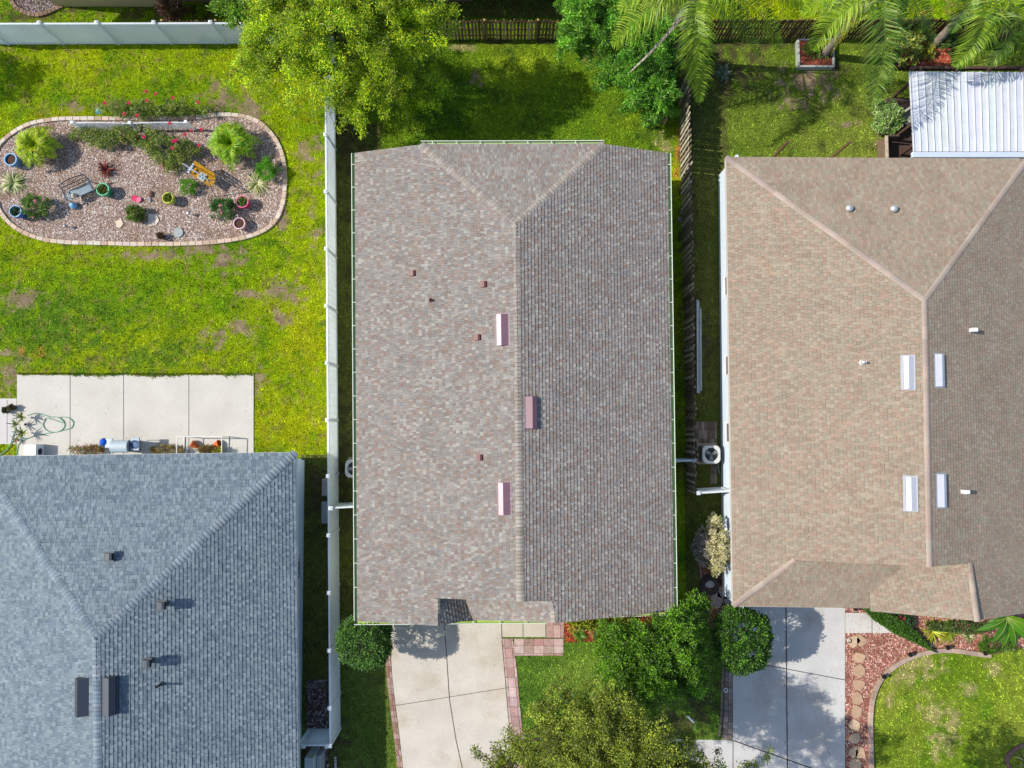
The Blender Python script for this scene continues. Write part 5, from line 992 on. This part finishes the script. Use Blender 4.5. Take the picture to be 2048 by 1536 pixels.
# yellow swing
p = P(407, 356, .45); sw = thing("garden_swing", "small yellow slatted garden swing on a thin grey frame", "swing", (p.x, p.y, 0), math.radians(-33)); YE = C(206, 156, 40); YD = C(176, 126, 30)
def f(mb):
    for k in range(5): mb.box((0, -.14 + k * .085, .5), (1.15, .08, .03), 0, YE if k % 2 else YD)
local_part(sw, "seat", "wood", f)
def f(mb):
    A = Matrix.Rotation(math.radians(-62), 3, 'X')
    for k in range(3): mb.box((0, .26 + k * .06, .62 + k * .11), (1.15, .022, .12), 0, YE, 0, A.inverted() @ Matrix.Identity(3))
    for k in range(3): mb.box((0, .27 + k * .055, .60 + k * .11), (1.14, .02, .105), 0, YE if k != 1 else YD)
local_part(sw, "backrest", "wood", f)
def f(mb):
    mb.box((-.02, .02, .545), (.36, .36, .06), .05, C(206, 214, 206), .02)
    for k in range(4): mb.box((-.12 + k * .08, -.02 + (k % 2) * .1, .578), (.06, .12, .006), .5, C(30, 110, 140))
local_part(sw, "cushion", "petal", f)
for sx in (-1, 1):
    def f(mb):
        for y in (-.42, .42): mb.tube([(sx * .74, y, 0), (sx * .68, 0, 1.3)], .022, 6, C(150, 160, 176))
        mb.tube([(sx * .66, 0, 1.25), (sx * .62, -.16, .5)], .008, 5, C(120, 124, 130)); mb.tube([(sx * .66, 0, 1.25), (sx * .62, .2, .52)], .008, 5, C(120, 124, 130))
    local_part(sw, "side_frame", "metal", f)
local_part(sw, "top_bar", "metal", lambda mb: mb.tube([(-.7, 0, 1.3), (.7, 0, 1.3)], .024, 8, C(150, 160, 176)))
local_part(sw, "armrest", "wood", lambda mb: mb.box((-.6, .05, .72), (.12, .5, .03), 0, C(214, 218, 220), .01))
# lattice trellis
TW = (.9, .92, .92); ta, tb, tc2 = P(146, 246, .8), P(260, 246, .85), P(372, 244, .85); tl = thing("lattice_trellis", "low white lattice trellis with three posts along the bed edging", "trellis", (tb.x, tb.y, 0))
for a, b in ((ta, tb), (tb, tc2)):
    mb = MB(); d = b - a; L = math.hypot(d.x, d.y); rz = math.atan2(d.y, d.x); dv = Vector((d.x, d.y, 0)).normalized(); n = int(L / .155)
    for k in range(-5, n + 1):
        for sg in (1, -1):
            t0 = k * .155; z0, z1 = .12, .78; t1 = t0 + (z1 - z0)
            if sg < 0: t0, t1 = t1, t0
            if min(t0, t1) < -.02:
                if t0 < t1: z0 += -t0; t0 = 0
                else: z1 -= -t1; t1 = 0
            if max(t0, t1) > L:
                if t1 > t0: z1 -= t1 - L; t1 = L
                else: z0 += t0 - L; t0 = L
            if z1 - z0 < .08: continue
            e0 = Vector((a.x, a.y, 0)) + dv * t0 + Vector((0, 0, z0)); e1 = Vector((a.x, a.y, 0)) + dv * t1 + Vector((0, 0, z1)); nn = Vector((-dv.y, dv.x, 0)) * (.008 * sg); u = (e1 - e0).normalized(); sd = u.cross(Vector((-dv.y, dv.x, 0))) * .018
            vs = [e0 + nn - sd, e1 + nn - sd, e1 + nn + sd, e0 + nn + sd]; th = Vector((-dv.y, dv.x, 0)) * .006; mb.add([q + th for q in vs] + [q - th for q in vs], [(0, 1, 2, 3), (7, 6, 5, 4), (0, 4, 5, 1), (1, 5, 6, 2), (2, 6, 7, 3), (3, 7, 4, 0)], TW)
    mb.build("lattice_panel", "vinyl", tl)
    r = MB(); pts = [Vector((a.x, a.y, 0)) + dv * L * k / 10 + Vector((0, 0, .80 + .07 * math.sin(math.pi * k / 10))) for k in range(11)]; r.tube(pts, .022, 6, TW); r.build("top_rail", "vinyl", tl)
for q in (ta, tb, tc2): mb = MB(); mb.box((q.x, q.y, .44), (.1, .1, .88), 0, TW, .01); mb.box((q.x, q.y, .9), (.14, .14, .04), 0, mul(TW, 1.03), .01); mb.build("post", "vinyl", tl)
# hoses
HG = C(70, 160, 124)
def hose(label, pts, r=.014, col=HG, z=.058):
    mb = MB(); mb.tube([P(a, b2, z + (k % 7) * .002) for k, (a, b2) in enumerate(curve(pts, 6))], r, 6, col, True); return setp(mb.build("garden_hose", "rubber"), label, "hose")
lp = [(55, 831), (68, 827), (82, 828), (98, 833)] + [(108 + 21.5 * math.cos(a), 849 + 15.5 * math.sin(a)) for a in [-1.9 + k * .5 for k in range(13)]] + [(128, 846), (120, 836), (128, 834), (140, 837), (147, 846), (142, 856), (128, 860)] + [(118, 863), (106, 865), (88, 868), (66, 873), (48, 880), (38, 888), (35, 898), (34, 910)]
hose("green garden hose looped on the left end of the patio", lp)
hose("green hose running down the slab edge to the grass corner", [(31, 855), (28, 866), (24, 880), (19, 893), (9, 903), (-4, 912)], .016, C(84, 166, 136), .06)
# storage box, grill
p = P(66, 905, .3); bx = thing("storage_box", "white box with a round dark opening at the grey house eave", "box", (p.x, p.y, 0))
pa, pb2 = P(48, 889, .62), P(71, 925, .62); w, d = pb2.x - pa.x, pa.y - pb2.y; c = ((pa.x + pb2.x) / 2, (pa.y + pb2.y) / 2)
mb = MB(); mb.box((c[0], c[1], .33), (w, d, .58), 0, C(238, 238, 238), .015); mb.build("body", "paint", bx)
mb = MB(); A = Matrix.Rotation(math.pi / 2, 3, 'Y'); mb.lathe((pb2.x + .004, P(66, 903, .3).y, .34), [(.15, 0), (.15, .012), (.13, .016), (0, .016)], 20, C(44, 44, 56), A); mb.build("opening", "rubber", bx)
p = P(240, 888, .6); gr = thing("barbecue_grill", "silver barbecue grill with a blue topped side shelf on the patio", "grill", (p.x, p.y, 0)); Z = 1.0
def px_box(mb, x0, y0, x1, y1, z0, z1, col, bev=.02):
    a, b2 = P(x0, y0, z1), P(x1, y1, z1); mb.box(((a.x + b2.x) / 2, (a.y + b2.y) / 2, (z0 + z1) / 2), (abs(b2.x - a.x), abs(a.y - b2.y), z1 - z0), 0, col, bev)
mb = MB(); px_box(mb, 222, 882, 262, 903, .15, .88, C(120, 126, 132)); mb.build("cabinet", "metal", gr)
mb = MB(); a = P(222, 893, .95); b2 = P(256, 893, .95); R0 = .3; n = 14
V = [Vector((x, a.y + math.cos(math.pi * k / n) * R0 * .92, .88 + math.sin(math.pi * k / n) * R0 * .75)) for x in (a.x, b2.x) for k in range(n + 1)]
mb.add(V, [(k, k + 1, n + 2 + k, n + 1 + k) for k in range(n)] + [tuple(range(n, -1, -1)), tuple(range(n + 1, 2 * n + 2))], C(186, 200, 208)); mb.build("lid", "paint", gr, smooth=False)
mb = MB(); mb.tube([(a.x + .12, a.y + .33, .98), (a.x + .12, a.y + .38, 1.0), (b2.x - .05, a.y + .38, 1.0), (b2.x - .05, a.y + .33, .98)], .016, 8, C(206, 212, 216)); mb.build("lid_handle", "metal", gr)
mb = MB(); px_box(mb, 210, 877, 224, 896, .84, .88, C(190, 204, 214)); mb.build("side_shelf", "paint", gr); mb = MB(); px_box(mb, 261, 875, 278, 901, .84, .89, C(176, 190, 202)); mb.build("side_shelf", "paint", gr)
mb = MB(); q = P(269, 889, .9); mb.lathe((q.x, q.y, .89), [(.19, 0), (.2, .03), (.17, .03), (.12, .005), (0, .005)], 20, C(70, 92, 124)); mb.build("side_burner", "metal", gr)
mb = MB(); q = P(206, 884, .88); mb.lathe((q.x, q.y, .74), [(.0, 0), (.17, .0), (.18, .08), (.15, .16), (.08, .2), (0, .21)], 20, C(20, 100, 220)); mb.build("shelf_cover", "petal", gr, smooth=True)
for x in (224, 260):
    for y in (885, 900): mb = MB(); q = P(x, y, 0); mb.lathe((P(x, y, .88).x, P(x, y, .88).y, .045), [(.05, -.045), (.055, 0), (.05, .11)], 10, C(60, 60, 64)); mb.build("leg", "metal", gr)
# white pipe frame
p = P(398, 890, .4); fr = thing("pipe_frame", "white open box frame of thin pipes at the patio's right end", "frame", (p.x, p.y, 0)); a, b2, c3 = P(354, 873, .82), P(444, 874, .82), P(354, 915, .82); WP = C(240, 240, 236); zb = .07
for (q0, q1, nm) in (((a.x, a.y, .82), (b2.x, b2.y, .82), "top_rail"), ((a.x, a.y, .82), (a.x, c3.y, .82), "top_rail"), ((b2.x, b2.y, .82), (b2.x, c3.y, .82), "top_rail"), ((a.x, c3.y, .82), (b2.x, c3.y, .82), "top_rail"), ((a.x, a.y, zb), (a.x, c3.y, zb), "bottom_rail"), ((b2.x, b2.y, zb), (b2.x, c3.y, zb), "bottom_rail"), ((a.x, a.y, zb), (b2.x, b2.y, zb), "bottom_rail"),
                     ((a.x, a.y, .04), (a.x, a.y, .82), "leg"), ((b2.x, b2.y, .04), (b2.x, b2.y, .82), "leg"), ((a.x, c3.y, .04), (a.x, c3.y, .82), "leg"), ((b2.x, c3.y, .04), (b2.x, c3.y, .82), "leg")): mb = MB(); mb.tube([q0, q1], .021, 8, WP); mb.build(nm, "paint", fr)
for px, py, a2_, l in ((389, 890, 2.6, "terracotta pot tipped over at the left inside the white pipe frame"), (434, 889, .4, "terracotta pot tipped over at the right inside the white pipe frame")):
    q = P(px, py, .15); t = thing("plant_pot", l, "pot", (q.x, q.y, .04)); A = Matrix.Rotation(a2_, 3, 'Z') @ Matrix.Rotation(math.radians(76), 3, 'Y'); mb = MB(); mb.lathe((q.x, q.y, .17), [(.0, -.17), (.1, -.17), (.155, .08), (.175, .08), (.175, .15), (.15, .15), (.13, .02), (.085, -.13), (0, -.13)], 20, C(226, 116, 60), A); mb.build("pot_body", "stone", t)
# air conditioners
def ac_unit(label, px, py, rot=0):
    p = P(px, py, .85); t = thing("air_conditioner", label, "air conditioner", (p.x, p.y, 0)); s = .8; mb = MB(); mb.box((p.x, p.y, .42), (s - .04, s - .04, .74), 0, C(176, 180, 178), .06)
    for k in range(16): mb.box((p.x, p.y, .14 + k * .042), (s - .02, s - .02, .014), 0, C(150, 154, 152), .06)
    mb.build("body", "paint", t); m2 = MB(); n = 32; r = .3; O = []; I = []
    for k in range(n):
        a = 2 * math.pi * (k + .5) / n; ca, sa = math.cos(a), math.sin(a); m = max(abs(ca), abs(sa)); rr = min(s / 2 / m, .47); O.append((p.x + ca * rr, p.y + sa * rr, .84)); I.append((p.x + ca * r, p.y + sa * r, .855))
    D = [(q[0], q[1], .802) for q in I]; S = [(q[0], q[1], .78) for q in O]; m2.add(O + I + D + S, [(k, (k + 1) % n, n + (k + 1) % n, n + k) for k in range(n)] + [(n + k, n + (k + 1) % n, 2 * n + (k + 1) % n, 2 * n + k) for k in range(n)] + [(3 * n + k, 3 * n + (k + 1) % n, (k + 1) % n, k) for k in range(n)], C(226, 226, 220)); m2.build("top_cover", "paint", t)
    d = MB(); d.lathe((p.x, p.y, .803), [(.3, 0), (0, 0)], 32, C(30, 34, 44)); d.build("fan_well", "rubber", t)
    fb = MB()
    for k in range(3):
        a = rot + k * 2.094; A = Matrix.Rotation(a, 3, 'Z'); T = lambda x, y, z: Vector((p.x, p.y, .832)) + A @ Vector((x, y, z)); fb.add([T(.06, -.06, .0), T(.26, -.11, .0), T(.27, .07, .012), T(.07, .04, .012)], [(0, 1, 2, 3)], C(170, 172, 168))
    fb.lathe((p.x, p.y, .832), [(.07, 0), (.07, .02), (0, .024)], 16, C(150, 150, 146)); fb.build("fan", "metal", t)
    gg = MB()
    for k in range(1, 6): gg.tube([(p.x + math.cos(a * .2618) * r * k / 5.5, p.y + math.sin(a * .2618) * r * k / 5.5, .862 + .02 * (1 - k / 6)) for a in range(25)], .003, 4, C(120, 122, 120), False)
    for k in range(8): a = k * .785; gg.tube([(p.x, p.y, .885), (p.x + math.cos(a) * r * .5, p.y + math.sin(a) * r * .5, .88), (p.x + math.cos(a) * r, p.y + math.sin(a) * r, .86)], .003, 4, C(120, 122, 120), False)
    gg.build("fan_guard", "metal", t); b = MB(); b.box((p.x + .02, p.y, .025), (s + .12, s + .16, .05), 0, C(196, 180, 160)); b.build("base_pad", "concrete", t); return t
ac_unit("air conditioner with a round fan grille between picket fence and beige house", 1423, 909, .6); ac_unit("air conditioner half hidden under the middle house's left gutter", 708, 937, 1.2)
# utility lids, cabinet, post, ladder
def lid(label, x0, y0, x1, y1, col, h=.16):
    a, b2 = P(x0, y0, h), P(x1, y1, h); c = ((a.x + b2.x) / 2, (a.y + b2.y) / 2); t = thing("utility_box", label, "utility box", (c[0], c[1], 0)); w, d = abs(b2.x - a.x), abs(a.y - b2.y); mb = MB(); mb.box((c[0], c[1], h / 2), (w, d, h), 0, mul(col, .9), .05); mb.build("body", "paint", t); mb = MB(); mb.box((c[0], c[1], h + .012), (w - .06, d - .06, .03), 0, col, .04); mb.build("lid", "paint", t)
lid("beige utility box with rounded corners beside the side fence", 643, 957, 667, 993, C(176, 166, 158)); lid("larger grey utility box with rounded corners beside the side fence", 642, 1003, 668, 1048, C(160, 162, 164))
p = P(622, 1525, .9); ub = thing("utility_cabinet", "pale grey electrical cabinet with a yellow sticker below the gate", "cabinet", (p.x, p.y, 0)); a, b2 = P(609, 1516, 1.15), P(626, 1580, 1.15); mb = MB(); mb.box(((a.x + b2.x) / 2, (a.y + b2.y) / 2, .58), (b2.x - a.x, a.y - b2.y, 1.12), 0, C(190, 198, 200), .02); mb.build("body", "paint", ub)
mb = MB(); mb.box(((a.x + b2.x) / 2 + .04, a.y + .004, 1.04), (.14, .008, .1), 0, C(216, 196, 20)); mb.build("sticker", "paint", ub); mb = MB(); mb.box((b2.x + .12, (a.y + b2.y) / 2, .4), (.2, 1.2, .7), 0, C(176, 186, 190), .015); mb.build("side_box", "paint", ub)
a, b2 = P(1396.5, 600, .25), P(1397.5, 786, .25); ld = thing("ladder", "long pale aluminium ladder lying along the grey picket fence", "ladder", ((a.x + b2.x) / 2, (a.y + b2.y) / 2, 0)); L = (b2 - a).length; rz = math.atan2(b2.y - a.y, b2.x - a.x); m = (a + b2) / 2
for k, (ox, z) in enumerate(((-.07, .30), (.06, .06), (.10, .26))): mb = MB(); mb.box((m.x + ox, m.y + (0 if k < 2 else -.15), z), (L - (.5 if k == 2 else 0), .055, .075), rz, C(206, 214, 222)); mb.build("ladder_rail", "paint", ld)
for k in range(14): mb = MB(); y = a.y + (b2.y - a.y) * (k + .5) / 14; mb.tube([(m.x - .07, y, .3), (m.x + .06, y, .06)], .018, 6, C(190, 198, 206)); mb.build("rung", "metal", ld)
a, b2 = P(1373, 1431, .03), P(1388, 1445, .03); mb = MB(); mb.tube([a, a.lerp(b2, .3) + Vector((.01, .01, .01)), b2], [.045, .05, .045], 8, C(186, 206, 204)); setp(mb.build("plastic_pipe", "paint"), "short pale plastic pipe lying on the shaded grass by the olive tree", "pipe")
a, b2 = P(1448, 134, .1), P(1457, 127, .5); mb = MB(); mb.tube([a, b2], .02, 6, C(214, 220, 214)); setp(mb.build("plant_stake", "paint"), "thin white stake beside the shaded agave", "stake")
# stone slabs and black hose coil by the white wall
for i, (px, py, r, l) in enumerate(((1433, 1200, .38, "large greyish flagstone below the coiled black hose"), (1447, 1184, .42, "large greyish flagstone close to the white wall corner"), (1457, 1196, .34, "brownish flagstone nearest the wall corner"))): flagstone(l, px, py, r, 60 + i, C(176, 156, 146), 5, .016, .05)
q = P(1420, 1170, .1); hc = thing("hose_coil", "black garden hose coiled loosely on the mulch round a pale lid", "hose", (q.x, q.y, 0)); mb = MB(); mb.tube([(q.x + math.cos(k * .35) * (.5 - .0022 * k) + .04 * math.sin(k), q.y + math.sin(k * .35) * (.46 - .002 * k), .05 + .0022 * k + .02 * math.sin(k * .9)) for k in range(110)], .02, 6, C(44, 44, 52)); mb.build("coil", "rubber", hc); mb = MB(); mb.lathe((q.x, q.y + .02, .05), [(.2, 0), (.2, .04), (0, .06)], 20, C(176, 182, 190), Matrix.Diagonal((1.1, .8, 1)).to_3x3() if hasattr(Matrix.Diagonal((1, 1, 1)), 'to_3x3') else None); mb.build("lid", "paint", hc)
# planters
def planter(label, poly, h, col, soilc, t=.09):
    q = [P(a, b2, h) for a, b2 in poly]; c = sum(q, Vector()) / len(q); th = thing("raised_planter", label, "planter", (c.x, c.y, 0))
    for a, b2 in zip(q, q[1:] + q[:1]): d = b2 - a; mb = MB(); mb.box(((a.x + b2.x) / 2, (a.y + b2.y) / 2, h / 2), (d.length + t * .4, t, h), math.atan2(d.y, d.x), vary(col, .05), .01); mb.build("side_board", "wood", th)
    mb = MB(); mb.prism([(v.x, v.y) for v in q], .0, h - .08, soilc); mb.build("soil", "soil", th)
planter("white framed raised planter under the queen palm", MB1, .32, C(176, 180, 174, 1.5), C(120, 66, 50)); planter("dark timber raised bed with red mulch behind the covered porch", MB2, .3, C(60, 46, 40), C(176, 84, 56))
pebbles("bark_mulch", MB1, 500, .05, [C(146, 80, 62), C(116, 60, 46)], "red mulch inside the white framed planter", .24, "mulch"); pebbles("bark_mulch", MB2, 1500, .05, [C(196, 104, 76), C(150, 70, 50), C(214, 130, 100)], "red mulch inside the dark timber bed", .22, "mulch")
# posts behind the beige house
for px, py, h, l in ((1577, 283, 2.2, "left of two brown timber posts standing behind the beige eave"), (1702, 283, 2.2, "right of two brown timber posts standing behind the beige eave")):
    q = P(px, py, h); t = MB(); t.box((q.x, q.y, h / 2), (.1, .1, h), .3, C(110, 84, 62), .008); setp(t.build("timber_post", "wood"), l, "post")
# covered porch
pr = thing("covered_porch", "porch with a white ribbed metal roof and dark timber frame behind the beige house", "porch", P(1940, 230, 0)); RA, RB, RC, RD = P(1818, 143, 2.75), P(2100, 145, 2.75), P(2100, 303, 2.62), P(1827, 303, 2.62); SHC = C(206, 210, 214, 1.3)
mb = MB(); n = 20; nrm = Vector((0, 0, 1))
for k in range(n):
    a, b2 = RA.lerp(RB, k / n), RA.lerp(RB, (k + 1) / n); c, d = RD.lerp(RC, k / n), RD.lerp(RC, (k + 1) / n); r = .1
    a1, c1 = a.lerp(b2, r), c.lerp(d, r); u = Vector((0, 0, .055)); um = Vector((0, 0, .04))
    mb.add([a, a1, c1, c, a.lerp(a1, .25) + u, a.lerp(a1, .75) + u, c.lerp(c1, .75) + u, c.lerp(c1, .25) + u], [(0, 3, 7, 4), (4, 7, 6, 5), (5, 6, 2, 1), (3, 2, 6, 7), (0, 4, 5, 1)], SHC); mb.add([a1, b2, d, c1], [(0, 3, 2, 1)], vary(SHC, .05))
mb.add([q - Vector((0, 0, .05)) for q in (RA, RB, RC, RD)], [(0, 1, 2, 3)], SHC); mb.build("metal_roof", "sheet", pr)
mb = MB(); g0, g1 = P(1825, 309, 2.62), P(2100, 309, 2.62); mb.box(((g0.x + g1.x) / 2, g0.y, 2.56), (g1.x - g0.x, .24, .14), 0, C(196, 206, 218, 1.3), .01); mb.build("eave_gutter", "paint", pr)
BW = C(92, 70, 60)
for px in (1822, 1838, 1910, 1975, 2040): q = P(px, 146, 2.5); mb = MB(); mb.box((q.x, q.y - .02, 2.6), (.09, .34, .14), 0, BW); mb.build("rafter_end", "wood", pr)
mb = MB(); q0, q1 = P(1818, 145, 2.4), P(2100, 147, 2.4); mb.box(((q0.x + q1.x) / 2, q0.y + .14, 2.5), (q1.x - q0.x, .12, .2), 0, BW); mb.build("beam", "wood", pr)
q0, q1 = P(1822, 150, 2.4), P(1828, 300, 2.4); mb = MB(); mb.box(((q0.x + q1.x) / 2 + .08, (q0.y + q1.y) / 2, 2.38), (.1, abs(q0.y - q1.y), .2), 0, BW); mb.build("beam", "wood", pr)
for px, py in ((1786, 195), (1780, 282), (1797, 312)): q = P(px, py, 0); mb = MB(); mb.box((q.x, q.y, 1.2), (.11, .11, 2.4), 0, vary(BW, .1)); mb.build("post", "wood", pr)
mb = MB(); mb.prism([P(a, b2, .12) for a, b2 in ((1774, 196), (2090, 196), (2090, 330), (1774, 330))], 0, .12, C(84, 66, 60)); mb.build("deck", "wood", pr)
q0, q1 = P(1774, 272, .9), P(1775, 330, .9); mb = MB(); mb.box((q0.x, (q0.y + q1.y) / 2, .5), (.07, abs(q0.y - q1.y), .9), 0, C(130, 106, 88)); mb.box((q0.x - .05, (q0.y + q1.y) / 2, .93), (.12, abs(q0.y - q1.y), .05), 0, C(200, 186, 160)); mb.build("half_wall", "wood", pr)
mb = MB(); q2 = P(1798, 275, .9); mb.box(((q0.x + q2.x) / 2, q0.y, .5), (q2.x - q0.x, .06, .9), 0, C(96, 80, 72)); mb.build("half_wall", "wood", pr)
q = P(1815, 236, .45); ch = thing("porch_chair", "pale grey cushioned chair at the porch's open left side", "chair", (q.x, q.y, .12), .6)
local_part(ch, "seat", "petal", lambda mb: mb.box((0, 0, .38), (.55, .55, .12), 0, C(196, 196, 180), .03)); local_part(ch, "backrest", "petal", lambda mb: mb.box((.02, .3, .62), (.55, .1, .5), 0, C(206, 206, 190), .02))
for x in (-.25, .25):
    for y in (-.25, .25): local_part(ch, "leg", "wood", lambda mb: mb.box((x, y, .17), (.05, .05, .34), 0, C(80, 70, 60)))
# round conifer beyond the fence
tree("conical_shrub", "dark brown conical shrub by the wall beyond the white fence", "shrub", (330, 34), [(340, 18, .9, (.55, .5, .9))], 90, 40, .14, .1, .03, [C(90, 62, 40), C(110, 76, 46), C(70, 52, 36)], .06)
# a tree just beyond the lower edge whose shade falls on the lower right lawn
tree("broadleaf_tree", "leafy tree below the picture's bottom edge shading the right lawn corner", "tree", (1850, 1590), [(1806, 1624, 7.0, (1.35, 1.2, .9)), (1850, 1650, 6.6, (1.2, 1.0, .9))], 130, 44, .26, .12, .06, BG, .12)
tree("broadleaf_tree", "leafy tree beyond the left picture edge shading the back lawn corner", "tree", (-240, 110), [(-285, 60, 3.4, (1.3, 1.2, 1.0))], 120, 40, .28, .12, .06, BG, .12)
